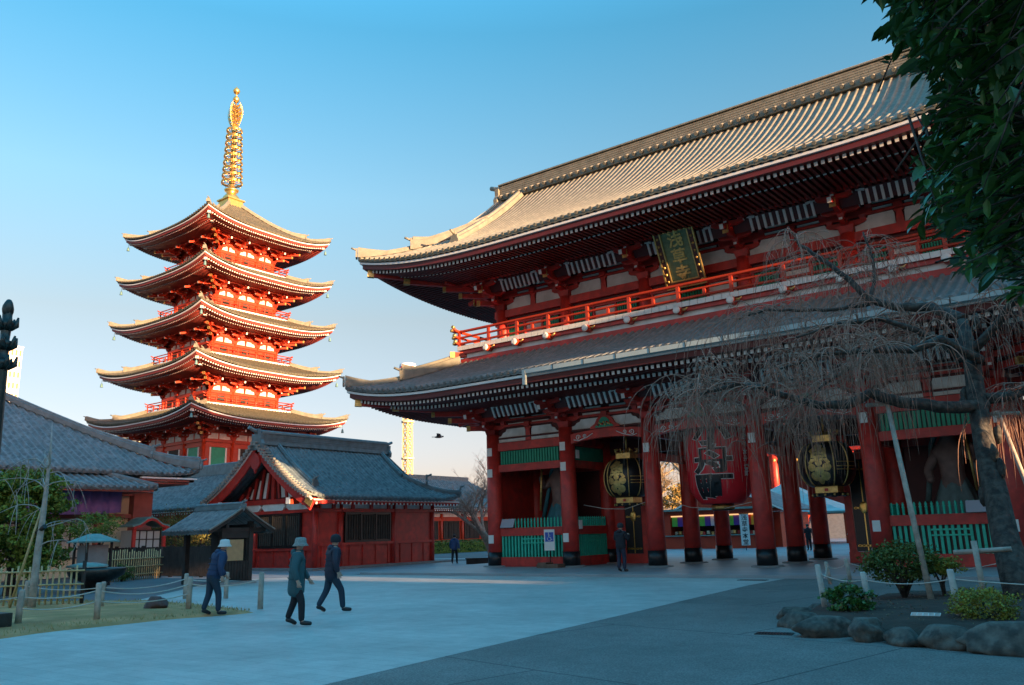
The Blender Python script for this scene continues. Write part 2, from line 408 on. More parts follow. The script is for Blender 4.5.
for x0 in (-10.66,6.48):
    fence_panel(gate,Lb,(x0+.35,0,0),0)
    q=MB(); n=22
    for k in range(n):
        x=x0+.42+(Lb-.14)*(k+.5)/n; q.box(x-.05,x+.05,-.06,.0,4.78,5.40)
    q.build('lattice_window',DGREEN,gate); q=MB(); q.box(x0+.35,x0+.35+Lb,.02,.06,4.77,5.43); q.build('lattice_backing',BLACK,gate)
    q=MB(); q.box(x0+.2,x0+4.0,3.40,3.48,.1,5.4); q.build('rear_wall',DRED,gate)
for x0,rz in ((-6.48,PI/2),(6.48,PI/2)):
    fence_panel(gate,3.44-.7,(x0,.35,0),rz)
    q=MB(); q.box(x0-.05,x0+.05,.35,3.1,4.77,5.4); q.build('lattice_window',DGREEN,gate)
    q=MB(); q.box(x0-.06,x0+.06,3.7,6.6,.1,5.4); q.build('side_wall',RED,gate)
for x0 in (-10.66,10.66):
    q=MB(); q.box(x0-.07,x0+.07,.3,3.2,.1,5.43); q.box(x0-.07,x0+.07,3.7,6.6,.1,5.43); q.build('side_wall',RED,gate)
for x0 in (-10.6,6.6):
    q=MB(); q.box(x0,x0+4,6.8,6.9,.1,5.4); q.build('rear_wall',RED,gate)
# open doors in the passages
for sg in (-1,1):
    q=MB()
    for u0,u1 in ((4.42,4.70),(5.58,6.12)): 
        a,b=sorted((sg*u0,sg*u1)); q.box(a,b,3.34,3.54,.1,5.1)
    a,b=sorted((sg*4.4,sg*6.12)); q.box(a,b,3.32,3.56,.1,.52); q.box(a,b,3.32,3.56,4.1,4.4); q.build('door_frame',RED,gate)
    a,b=sorted((sg*4.72,sg*5.56)); q=MB(); q.box(a,b,3.36,3.46,.53,4.1); d=q.build('door',BLACK,gate)
    q=MB()
    for z in (.75,2.2,3.7):
        for k in range(5):
            cxx=a+.12+(b-a-.24)*k/4; q.cyl((cxx,3.345,z),(cxx,3.365,z),.05,n=8)
        q.box(a+.05,b-.05,3.345,3.358,z-.03,z+.03)
    q.blob(((a+b)/2,3.34,2.2),.16,(1,.15,1.4),3,.15); q.box((a+b)/2-.02,(a+b)/2+.02,3.35,3.358,.55,4.05); q.build('gold_fittings',GOLD,d)
# bracket complexes
def bracket(gold=False,corner=None):
    q=MB()
    def taper(c,w,h):
        x,y,z=c; q.hexa([(x-w*.36,y-w*.36,z),(x+w*.36,y-w*.36,z),(x+w*.36,y+w*.36,z),(x-w*.36,y+w*.36,z),(x-w*.5,y-w*.5,z+h),(x+w*.5,y-w*.5,z+h),(x+w*.5,y+w*.5,z+h),(x-w*.5,y+w*.5,z+h)],0)
    def armx(y,z,L,h=.2,w=.17):
        P=[(-L/2,z+h),(-L/2,z+h*.55),(-L/2+.1,z+h*.2),(-L/2+.28,z),(L/2-.28,z),(L/2-.1,z+h*.2),(L/2,z+h*.55),(L/2,z+h)]
        q.prism(P,lambda s,zz:(s,y-w/2,zz),lambda s,zz:(s,y+w/2,zz),0)
        for sx in (-1,1): q.box(min(sx*L/2,sx*(L/2+.012)),max(sx*L/2,sx*(L/2+.012)),y-w/2+.02,y+w/2-.02,z+h*.5,z+h-.02,1)
        for k in (-1,0,1): taper((k*(L/2-.13),y,z+h),.26,.15)
    def army(y1,z,h=.2,w=.17):
        P=[(.1,z),(.1,z+h),(y1,z+h),(y1,z+h*.5),(y1+.12,z+h*.15),(y1+.3,z)]
        q.prism(P,lambda s,zz:(-w/2,s,zz),lambda s,zz:(w/2,s,zz),0)
        q.box(-w/2+.02,w/2-.02,y1-.012,y1,z+h*.45,z+h-.02,1); taper((0,y1+.14,z+h),.26,.15)
    taper((0,0,0),.62,.32); armx(0,.32,1.5); army(-.8,.32)
    armx(0,.67,2.0); armx(-.72,.67,1.4); army(-1.55,.67)
    armx(-1.45,1.0,1.35,.18); armx(-.72,1.0,1.7,.18); army(-1.7,1.0,.16)
    q.beam((0,-2.15,.78),(0,.2,1.32),.16,.2,0,mend=1)
    if gold: q.cb((0,-1.75,.80),(.24,.04,.34),2)
    if corner:
        i0=len(q.v)
    return q
def corner_bracket(gold):
    q=bracket(gold)
    # mirrored arms on the side face plus the diagonal
    i0=len(q.v); q2=bracket(gold); q2.xf(Matrix.Rotation(-PI/2,4,'Z')); n=len(q.v)
    q.v+=q2.v; q.f+=[tuple(i+n for i in f) for f in q2.f]; q.mi+=q2.mi; q.sm+=q2.sm
    d=Vector((-1,-1,0)).normalized()
    for k,(l,z) in enumerate(((1.3,.42),(2.2,.8),(3.0,1.12))):
        a=d*l+Vector((0,0,z)); q.beam(a,(0,0,z),.2,.22,0); q.beam(a+d*.0,a-d*.16,.23,.25,2)
    return q
BM=[RED,WPAINT,OGOLD]
b_low=bracket(False).mesh('bracket_set',BM); b_up=bracket(True).mesh('bracket_set',BM)
c_low=corner_bracket(False).mesh('corner_bracket_set',BM); c_up=corner_bracket(True).mesh('corner_bracket_set',BM)
XU=[-10.3,-6.48,-2.29,2.29,6.48,10.3]; YU=[.5,3.44,6.4]
for xs,ys,z,bl,cl in ((XS,YS,6.15,b_low,c_low),(XU,YU,12.45,b_up,c_up)):
    for x in xs[1:-1]: inst(bl,'bracket_set',gate,(x,ys[0],z))
    for y in ys[1:2]:
        inst(bl,'bracket_set',gate,(xs[0],y,z),-PI/2); inst(bl,'bracket_set',gate,(xs[-1],y,z),PI/2)
    inst(cl,'corner_bracket_set',gate,(xs[0],ys[0],z)); o=inst(cl,'corner_bracket_set',gate,(xs[-1],ys[0],z),PI/2)
    inst(cl,'corner_bracket_set',gate,(xs[0],ys[2],z),-PI/2)
def purlins(cx,cy,hx,hy,z,w=.2,h=.22,ext=.9,nm='purlin'):
    q=MB(); q.box(cx-hx-ext,cx+hx+ext,cy-hy-w/2,cy-hy+w/2,z,z+h); q.build(nm,RED,gate)
    for sx in (-1,1):
        q=MB(); q.box(cx+sx*hx-w/2,cx+sx*hx+w/2,cy-hy-ext,cy+hy+ext,z+.003,z+h-.003); q.build(nm,RED,gate)
purlins(0,3.44,10.66+1.6,3.44+1.6,7.42); purlins(0,3.44,10.66+.72,3.44+.72,7.30,.14,.16)
purlins(0,3.44,10.3+1.6,2.95+1.6,13.70); purlins(0,3.44,10.3+.72,2.95+.72,13.6,.14,.16)
def slats(y0,z0,y1,z1,xs):
    for a,b in zip(xs[:-1],xs[1:]):
        c=(a+b)/2; w=(b-a)-1.75; n=max(3,int(round(w/.26)))
        q=MB()
        for k in range(n+1):
            x=c-w/2+w*k/n; q.beam((x,y0,z0),(x,y1,z1),.10,.05)
        for sg in (-1,1): q.beam((c+sg*(w/2+.12),y1-.02,z1+.05),(c+sg*(w/2-.2),y1-.1,z1-.05),.05,.09)
        q.build('soffit_slats',WPAINT,gate)
        q=MB(); q.quad((a+.1,y0,z0+.05),(b-.1,y0,z0+.05),(b-.1,y1,z1+.05),(a+.1,y1,z1+.05)); q.build('cove_board',DRED,gate)
slats(-.98,6.93,-1.22,7.40,XS); slats(-.50,13.16,-.75,13.66,XU)
# ground-storey roof
LA,LBb=15.68,8.46; CY=3.44
def zl(L,z0,a,b,Lf,Rr): return lambda s,t: z0+a*t+b*t*t+lift((L-abs(s)),Lf,Rr)*max(0,1-t/5.)**1.0
for sd in 'SEWN':
    Ln,pl=side_map(0,CY,LA,LBb,sd); q=MB()
    roof_slope(q,pl,Ln,4.0,lambda s,Ln=Ln:min(4.05,Ln-abs(s)),zl(Ln,7.98,.35,.025,.65,7),.34,8)
    q.build('lower_roof_slope',LTILE,gate)
eaves(gate,0,CY,LA,LBb,5.3,7.38,.65,7,'SEW',row=((.42,1.9,0.,.13),(1.45,5.2,-.16,.14)),slope=.06,mats=[EAVESHADE,WPAINT,DRED])
q=MB(); q.beam((-5.1,-5.16,7.88),(15.3,-5.16,7.88),.16,.17); q.beam((-5.0,-5.2,7.92),(-5.0,-5.2,7.35),.13,.13); q.build('gutter',mat('pale_gutter',(.38,.45,.44),.5,.1,.06,2),gate)
q=MB()
for k in range(14): q.box(-3.6+k*1.4-.015,-3.6+k*1.4+.015,-5.25,-5.24,7.79,7.97)
q.build('gutter_joint',BLACK,gate)
# corner ridges
def corner_ridge(par,cx,cy,A,B,sx,sy,zf,L1,L2,m,w=.34,h1=.26,h2=.55,nm='corner_ridge',step=True,horn=.25):
    q=MB()
    def P(w_): return Vector((cx+sx*(A-w_),cy+sy*(B-w_),zf(w_)+.03))
    n=14
    pts=[P(.0+L1*k/n) for k in range(n+1)]
    hs=[h1*(1+1.1*max(0,1-k/3)) for k in range(n+1)]
    sweep(q,pts,w,hs,0); onigawara(q,P(0)+Vector((sx*.02,sy*.02,.0)),(sx,sy),w*1.15,0)
    if step:
        st=1.9; pts=[P(st+(L2-st)*k/n)+Vector((0,0,.02)) for k in range(n+1)]
        hs=[h2*(1+.5*max(0,1-k/3)) for k in range(n+1)]
        sweep(q,pts,w*1.15,hs,0); onigawara(q,P(st),(sx,sy),w*1.5,0)
    q.build(nm,m,par)
zlow=lambda w: 7.98+.35*w+.025*w*w+lift(w,.65,7)*max(0,1-w/5.)
for sx in (-1,1): corner_ridge(gate,0,CY,LA,LBb,sx,-1,zlow,3.9,3.9,RIDGE)
corner_ridge(gate,0,CY,LA,LBb,-1,1,zlow,3.9,3.9,RIDGE)
# hip rafters with gilt ends
def hip_rafter(par,cx,cy,A,B,sx,sy,z,zi,L,m=RED,e=OGOLD,w=.24,h=.3,start=.35,white=False):
    q=MB(); a=Vector((cx+sx*(A-start),cy+sy*(B-start),z)); b=Vector((cx+sx*(A-L),cy+sy*(B-L),zi))
    q.beam(a,b,w,h,0); d=(b-a).normalized(); q.beam(a-d*.02,a+d*.3,w+.04,h+.04,1); q.build('hip_rafter',[m,e],par)
for sx,sy in ((-1,-1),(1,-1),(-1,1)):
    hip_rafter(gate,0,CY,LA,LBb,sx,sy,7.86,7.45,5.0); hip_rafter(gate,0,CY,LA,LBb,sx,sy,7.62,7.35,5.0,start=1.6)
# upper storey walls
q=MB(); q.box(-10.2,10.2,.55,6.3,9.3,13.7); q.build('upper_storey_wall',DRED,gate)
for x in XU:
    q=MB(); q.cyl((x,.5,9.9),(x,.5,12.5),.3,n=20); q.build('upper_column',RED,gate)
q=MB(); q.cyl((-10.3,6.4,9.9),(-10.3,6.4,12.5),.3,n=20); q.build('upper_column',RED,gate)
beams(gate,'upper_beam',[(-10.7,10.7,.36,.54,12.1,12.47),(-10.7,10.7,.38,.54,11.70,11.82),(-10.6,10.6,.38,.54,10.64,10.80),(-10.36,-10.22,.6,6.3,12.1,12.47)])
for i,(a,b) in enumerate(zip(XU[:-1],XU[1:])):
    panel_row(gate,.5,12.49,.56,a,b)
    w=(b-a-.7)/3
    for k in range(3):
        x0=a+.35+w*k; mt=(DGREEN,WHITE,DGREEN)[k] if i!=2 else (WHITE,DGREEN,WHITE)[k]
        q=MB()
        if mt is DGREEN:
            for j in range(9): q.box(x0+.08+(w-.16)*j/9,x0+.08+(w-.16)*(j+.6)/9,.44,.5,10.82,11.68)
            q.build('lattice_window',DGREEN,gate)
        else:
            q.box(x0+.05,x0+w-.05,.5,.55,10.82,11.68); q.build('plaster_panel',WHITE,gate)
        q=MB(); q.box(x0-.05,x0+.05,.4,.55,10.8,11.7); q.build('strut',RED,gate)
beams(gate,'wall_plate',[(-10.6,10.6,.40,.5,13.07,13.17),(-10.6,10.6,.42,.5,13.33,13.42)])
# balcony
BX,BY0,BY1=11.85,-1.2,8.1
def ring(z0,z1,o,w,nm,m,inset=0):
    q=MB()
    q.box(-BX+o,BX-o,BY0+o,BY0+o+w,z0,z1); q.box(-BX+o,-BX+o+w,BY0+o+w,BY1-o,z0,z1); q.box(BX-o-w,BX-o,BY0+o+w,BY1-o,z0,z1)
    q.build(nm,m,gate)
ring(9.70,10.00,.10,.3,'balcony_base_beam',RED); ring(10.0,10.24,.22,.2,'balcony_plaster_band',WHITE); ring(10.24,10.40,.08,.3,'balcony_beam',RED)
q=MB(); q.box(-BX+.02,BX-.02,BY0+.02,.5,10.41,10.60); q.box(-BX+.02,-10,.5,BY1,10.41,10.60); q.box(10,BX-.02,.5,BY1,10.41,10.60); q.build('balcony_deck',RED,gate)
q=MB(); n=int(2*BX/.34)
for k in range(n): 
    x=-BX+2*BX*k/n; q.box(x+.012,x+2*BX/n-.008,BY0-.03,BY0+.015,10.41,10.62)
n=int((BY1-BY0)/.34)
for k in range(n):
    y=BY0+(BY1-BY0)*k/n
    for sx in (-1,1): q.box(min(sx*(BX+.03),sx*(BX-.015)),max(sx*(BX+.03),sx*(BX-.015)),y+.012,y+.33,10.41,10.62)
q.build('deck_edge_boards',WPAINT,gate)
bx=[-9.95,-8.25,-6.48,-4.38,-2.29,0,2.29,4.38,6.48,8.25,9.95]
q=MB(); q.cyl((0,.5,0),(0,-.10,0),.155,n=16,mi=0,cap=False); q.lathe((0,0,0),[(0,0)],3)
q=MB(); q.tube([(0,.5,0),(0,-.02,0),(0,-.12,0),(0,-.17,0)],[.15,.17,.16,.09],16,0,capmi=1); nb=len(q.f)
for i in range(len(q.f)):
    if i>=32: q.mi[i]=1
bme=q.mesh('beam_end',[BRED,WPAINT])
q=MB(); q.tube([(.12,.1,.02),(.3,.06,.0),(.42,.06,.08)],[.07,.05,.015],7); tme=q.mesh('beam_end_tail',OGOLD)
for x in bx:
    o=inst(bme,'beam_end',gate,(x,BY0-.1,10.28)); inst(tme,'beam_end_tail',o)
for y in (.6,2.4,4.3):
    inst(bme,'beam_end',gate,(-BX-.1,y,10.28),-PI/2)
for sx in (-1,1):
    q=MB(); q.beam((sx*(BX+.25),BY0-.25,10.2),(sx*(BX-1),BY0+1,10.2),.26,.26,0); q.beam((sx*(BX+.27),BY0-.27,10.2),(sx*(BX+.1),BY0-.1,10.2),.29,.29,1); q.build('corner_beam_end',[BRED,OGOLD],gate)
# railing
ral=MB()
for z,r,e in ((11.36,.07,.45),(11.06,.055,.35),(10.76,.06,.3)):
    up=.10 if z>11.2 else .04
    ral.tube([(-BX-e,BY0+.06,z+up*1.6),(-BX-e*.4,BY0+.06,z+up*.4),(-BX+.3,BY0+.06,z),(BX-.3,BY0+.06,z),(BX+e*.4,BY0+.06,z+up*.4),(BX+e,BY0+.06,z+up*1.6)],r,8)
    for sx in (-1,1):
        ral.tube([(sx*(BX-.06),BY0-e,z+up*1.6+.02),(sx*(BX-.06),BY0-e*.4,z+up*.4),(sx*(BX-.06),BY0+.3,z),(sx*(BX-.06),BY1,z)],r,8)
ra=ral.build('balcony_railing',BRED,gate)
for z,e in ((11.36,.45),(11.06,.35),(10.76,.3)):
    up=.16 if z>11.2 else .064
    for sx in (-1,1):
        q=MB(); q.cyl((sx*(BX+e+.01),BY0+.06,z+up+.01),(sx*(BX+e-.12),BY0+.06,z+up-.03),.085,n=10); q.build('rail_end_cap',OGOLD,ra)
        q=MB(); q.cyl((sx*(BX-.06),BY0-e-.01,z+up+.03),(sx*(BX-.06),BY0-e+.12,z+up-.01),.085,n=10); q.build('rail_end_cap',OGOLD,ra)

q=MB(); q.box(-.07,.07,-.05,.05,10.62,11.33); pome=q.mesh('rail_post',BRED)
q=MB(); q.box(-.06,.06,-.045,.045,10.80,11.03); sme=q.mesh('rail_block',BRED)
px=sorted(set([-BX+.06,BX-.06]+bx+[(a+b)/2 for a,b in zip(bx[:-1],bx[1:])]))
for i,x in enumerate(px):
    inst(pome if (i%2==1 or i in(0,len(px)-1)) else sme,'rail_post',ra,(x,BY0+.06,0))
for y in (0.4,1.9,3.4,4.9,6.4):
    inst(pome,'rail_post',ra,(-BX+.06,y,0),PI/2)
# upper roof
UA,UB=15.30,8.10; TU=8.1
zup=lambda t: 14.15+.50*t+.0259*t*t
def zu(L): return lambda s,t: zup(t)+lift(L-abs(s),.92,10)*max(0,1-t/6.)
VX=12.35
for sd in 'SN':
    Ln,pl=side_map(0,CY,UA,UB,sd); q=MB()
    roof_slope(q,pl,Ln,TU,lambda s:(TU if abs(s)<=VX else UA-abs(s)),zu(Ln),.34,16)
    q.build('main_roof_slope',GTILE,gate)
for sd in 'EW':
    Ln,pl=side_map(0,CY,UA,UB,sd); q=MB()
    roof_slope(q,pl,Ln,3.6,lambda s:min(3.6,UB-abs(s)),zu(Ln),.34,8)
    q.build('side_roof_slope',GTILE,gate)
    sx=1 if sd=='E' else -1
    q=MB(); P=[(CY-u,zup(TU-u)-.25) for u in (0,1,2,3,4.2)]+[(CY-4.2,15.6),(CY+4.2,15.6)]+[(CY+u,zup(TU-u)-.25) for u in (4.2,3,2,1)]
    q.prism([(a,b) for a,b in P],lambda s,z:(sx*11.75,s,z),lambda s,z:(sx*11.6,s,z)); q.build('gable_wall',WHITE,gate)
    q=MB()
    for sy in (-1,1):
        pts=[Vector((sx*(VX-.05),CY+sy*u,zup(TU-u)-.28)) for u in (0,.8,1.6,2.6,3.8,5.0,5.3)]
        for a,b in zip(pts[:-1],pts[1:]): q.beam(a,b,.14,.5)
    q.build('bargeboard',RED,gate)
eaves(gate,0,CY,UA,UB,5.2,13.55,.92,10,'SEW',row=((.40,1.9,.03,.14),(1.40,5.1,-.02,.15)),slope=.06,mats=[EAVESHADE,WPAINT,DRED])
zhip=lambda w: zup(w)+lift(w,.92,10)*max(0,1-w/6.)
for sx,sy in ((-1,-1),(1,-1),(-1,1)):
    corner_ridge(gate,0,CY,UA,UB,sx,sy,zhip,4.6,4.6,RIDGE,.36,.28,.5)
    hip_rafter(gate,0,CY,UA,UB,sx,sy,14.30,13.75,5.0); hip_rafter(gate,0,CY,UA,UB,sx,sy,13.95,13.7,5.0,start=1.6)
for sx in (-1,1):
    for sy in (-1,1):
        q=MB(); n=14; pts=[Vector((sx*10.8,CY+sy*(UB-t),zup(t)+.05)) for t in [2.1+(TU-.35-2.1)*k/n for k in range(n+1)]]
        sweep(q,pts,.42,.5,0); onigawara(q,pts[0]+Vector((0,-sy*.05,0)),(0,sy),.5,0)
        q.build('descending_ridge',RIDGE,gate); q=MB()
        pts=[Vector((sx*(VX-.05),CY+sy*(UB-t),zup(t)+.06)) for t in [2.9+(TU-.3-2.9)*k/n for k in range(n+1)]]
        sweep(q,pts,.4,.22,0)
        q.build('verge_roll',RIDGE,gate)
q=MB(); zr=zup(TU)-.15
q.box(-VX+.1,VX-.1,CY-.42,CY+.42,zr,zr+.35); q.box(-VX+.15,VX-.15,CY-.34,CY+.34,zr+.35,zr+.85)
for k in range(4): q.box(-VX+.12,VX-.12,CY-.36,CY+.36,zr+.40+k*.12,zr+.44+k*.12)
q.box(-VX+.05,VX-.05,CY-.42,CY+.42,zr+.9,zr+.97); 
q.tube([(-VX,CY,zr+1.02),(VX,CY,zr+1.02)],.17,10)
n=int(2*VX/.42)
for sy in (-1,1):
    for k in range(n):
        x=-VX+.3+k*.42; q.tube([(x,CY+sy*.3,zr+.30),(x,CY+sy*.62,zr+.1)],[.09,.09],7)
for sx in (-1,1): onigawara(q,(sx*(VX-.1),CY,zr-.35),(sx,0),1.15,0)
q.build('main_ridge',RIDGE,gate)
# ------------------------------------------------------------ plaque and lanterns
pl=thing('name_plaque','tall gilt framed green plaque with gold characters leaning out over the balcony','plaque',(0.05,-.28,11.62))
pl.rotation_euler=(R(26),0,0)
q=MB(); q.box(-.62,.62,0,.06,.2,2.3); q.build('plaque_field',PLAQUEG,pl)
q=MB()
for b in ((-.86,-.6,-.06,.12,-.05,2.55),(.6,.86,-.06,.12,-.05,2.55),(-.6,.6,-.06,.12,-.05,.22),(-.6,.6,-.06,.12,2.3,2.55)): q.box(*b,mi=0)
o=q.build('plaque_frame',mat('maroon_lacquer',(.11,.03,.02),.4,0,.2,4),pl)
q=MB()
def rectring(x0,x1,z0,z1,w,y0,y1):
    q.box(x0,x0+w,y0,y1,z0,z1);q.box(x1-w,x1,y0,y1,z0,z1);q.box(x0+w,x1-w,y0,y1,z0,z0+w);q.box(x0+w,x1-w,y0,y1,z1-w,z1)
rectring(-.90,.90,-.09,2.59,.06,-.10,.0); rectring(-.64,.64,.18,2.34,.05,-.08,.02)
for k in range(16): q.blob((-.75 if k%2 else .75,-.07,.1+k*.155),.06,seed=k,amp=.3,nu=7,nv=5)
q.build('gilt_trim',OGOLD,o)
bm_obj(glyphs('浅草寺',.68,.018,.02,1.05),'gilt_lettering',OGOLD,pl,(0,-.03,1.25))
# big red paper lantern
lan=thing('paper_lantern','giant red paper lantern with black characters hanging in the central bay of the gate','lantern',(0,1.7,2.3))
HL=3.45
def rl(z): # radius by local z around centre 1.95
    u=(z-(.25+HL/2))/(HL/2); return 1.37*(1-abs(u)**4*.40)
prof=[(.0,.25)]; nn=60
for k in range(nn+1):
    z=.25+HL*k/nn; prof.append((rl(z)*(1+.006*(1 if k%2 else -1)),z))
prof.append((0,.25+HL))
q=MB(); q.lathe((0,0,0),prof,56,sm=True); q.build('paper_body',LRED,lan)
q=MB(); q.lathe((0,0,0),[(0,-.02),(.42,-.02),(.45,.0),(.45,.27),(.55,.30),(.8,.32),(.8,.36)],40); o=q.build('bottom_ring',BLACK,lan)
q=MB(); q.lathe((0,0,0),[(.46,.03),(.475,.03),(.475,.2),(.46,.2)],40); q.build('gilt_band',OGOLD,o)
q=MB(); q.lathe((0,0,0),[(.8,HL+.16),(.84,HL+.18),(.84,HL+.42),(.0,HL+.42)],40); q.cyl((0,0,HL+.4),(0,0,HL+.9),.05); q.build('top_ring',BLACK,lan)
zc=.25+HL/2+.05
for nm,bold,off,m_ in (('white_outline',.072,.012,WPAINT),('black_characters',.046,.022,BLACK)):
    bm=glyphs('小舟町',1.16,bold,0,.98)
    for v in bm.verts: v.co.x*=1.42
    bm=wrap(bm,lambda z:rl(z+zc),R(10),off); bm_obj(bm,nm,m_,lan,(0,0,zc))
for k in range(3):
    bm=glyphs('日本橋'[k]+'小舟町'[k],.26,.008,0,1.0); q_=bm
    bm=wrap(bm,lambda z:rl(z+zc),R(72),.012,.06); bm_obj(bm,'small_characters',WPAINT,lan,(0,0,zc+.75-.62*k))
# gilt bronze lanterns
def bronze_lantern(x,label):
    t=thing('bronze_lantern',label,'lantern',(x,1.7,2.6),group=None)
    q=MB(); H0,H1=.42,2.12
    def rr(z): u=(z-(H0+H1)/2)/((H1-H0)/2); return .50+.56*math.sqrt(max(0,1-u*u*.96))
    q.lathe((0,0,0),[(0,H0)]+[(rr(H0+(H1-H0)*k/20),H0+(H1-H0)*k/20) for k in range(21)]+[(0,H1)],48); q.build('body',BLACK,t)
    for k in range(4):   # raised gilt panel frames
        a0=k*PI/2; q=MB()
        for da in (-.52,.52):
            q.tube([((rr(z)+.01)*math.sin(a0+da),-(rr(z)+.01)*math.cos(a0+da),z) for z in [H0+.04+(H1-H0-.08)*j/16 for j in range(17)]],.028,6)
        q.build('panel_rib',OGOLD,t)
    q=MB()
    for z in (1.02,1.14,1.3):
        q.tube([((rr(z)+.012)*math.sin(a),-(rr(z)+.012)*math.cos(a),z) for a in [.6+.8*j/10 for j in range(11)]],.02,5)
    q.build('side_band',OGOLD,t)
    bm=glyphs('魚',.78,.035,0,1); bm=wrap(bm,lambda z:rr(z+1.63),0,.025,.06); bm_obj(bm,'gilt_character',OGOLD,t,(0,0,1.63))
    # rounded gilt emblem below the character
    q=MB()
    for (ex,ez,er) in ((-.27,1.12,.15),(.27,1.12,.15),(0,.98,.17),(-.2,.78,.17),(.2,.78,.17),(0,.62,.13),(0,1.28,.12)):
        n=14; base=len(q.v); c=(ex,ez)
        for j in range(n+1):
            if j==n: xx,zz=c
            else: xx=c[0]+er*math.cos(2*PI*j/n); zz=c[1]+er*math.sin(2*PI*j/n)
            rad=rr(zz)+(.035 if j==n else .02); a=xx/1.0; q.v.append((rad*math.sin(a),-rad*math.cos(a),zz))
        for j in range(n): q.face((base+j,base+(j+1)%n,base+n),0,True)
    q.build('gilt_emblem',OGOLD,t)
    q=MB(); q.box(-.42,.42,-.42,.42,.16,.42); o=q.build('lower_collar',OGOLD,t)
    q=MB(); q.cb((0,-.43,.29),(.13,.03,.11)); q.build('red_emblem',RED,o)
    q=MB(); n=24
    for k in range(n):
        a=2*PI*k/n; b=2*PI*(k+1)/n; r0=.62
        z=.02+.05*abs(math.sin(a*4)); z2=.02+.05*abs(math.sin(b*4))
        q.hexa([(r0*math.cos(a),r0*math.sin(a),z),(r0*math.cos(b),r0*math.sin(b),z2),(.4*math.cos(b),.4*math.sin(b),.1),(.4*math.cos(a),.4*math.sin(a),.1),(r0*1.05*math.cos(a),r0*1.05*math.sin(a),.17),(r0*1.05*math.cos(b),r0*1.05*math.sin(b),.17),(.4*math.cos(b),.4*math.sin(b),.16),(.4*math.cos(a),.4*math.sin(a),.16)],0)
        if k%2==0: q.blob((r0*1.05*math.cos(a),r0*1.05*math.sin(a),.1),.05,seed=k,amp=.1,nu=6,nv=4,mi=1)
    q.build('fringe_ring',[BLACK,OGOLD],t)
    q=MB(); q.box(-.36,.36,-.36,.36,2.1,2.38); q.build('upper_collar',OGOLD,t)
    q=MB()
    for k in range(8):
        a=2*PI*k/8; q.tube([(.3*math.cos(a),.3*math.sin(a),2.38),(.52*math.cos(a),.52*math.sin(a),2.44),(.56*math.cos(a),.56*math.sin(a),2.55),(.42*math.cos(a),.42*math.sin(a),2.58)],.03,6)
    q.lathe((0,0,2.38),[(.38,0),(.3,.1),(.1,.16),(0,.16)],20); q.cyl((0,0,2.5),(0,0,3.4),.04); q.build('scroll_crown',OGOLD,t)
    return t
bronze_lantern(-4.385,'black and gold bronze lantern hanging in the left passage near the person in black')
bronze_lantern(4.385,'black and gold bronze lantern hanging in the right passage behind the weeping branches')
PEAVESHADE=mat('pagoda_eave_shade_red',(.24,.024,.014),.55,0,.15,1.5)  # pagoda rafters darkened, the eave shade is in this red
# ------------------------------------------------------------ FIVE STOREY PAGODA
pag=thing('five_storey_pagoda','five storey vermilion pagoda with golden ringed spire rising behind the low tiled halls','pagoda',(-63,20.1,0))
def quad_copy(objs,parent):
    for o in objs:
        for k in (1,2,3):
            c=o.copy(); COL.objects.link(c); c.parent=parent; c.rotation_euler=(0,0,k*PI/2)
AL=[9.4,8.9,8.3,8.05,7.8]; ZL=[13.15,18.2,23.3,28.3,33.3]; WL=[5.0,4.1,3.9,3.65,3.4]; DL=[3.5,14.95,20.05,25.05,30.0]
pb=MB()
def pbr():
    q=bracket(False); return q
PBM=[BRED,WPAINT,OGOLD]
pb_me=bracket(False).mesh('bracket_set',PBM); pc_me=corner_bracket(False).mesh('corner_bracket_set',PBM)
q=MB(); q.lathe((0,0,0),[(0,0),(.03,-.02),(.1,-.12),(.14,-.4),(.17,-.45),(0,-.45)],10); q.cyl((0,0,.3),(0,0,0),.015,n=5); bell_me=q.mesh('wind_bell',COPPER)
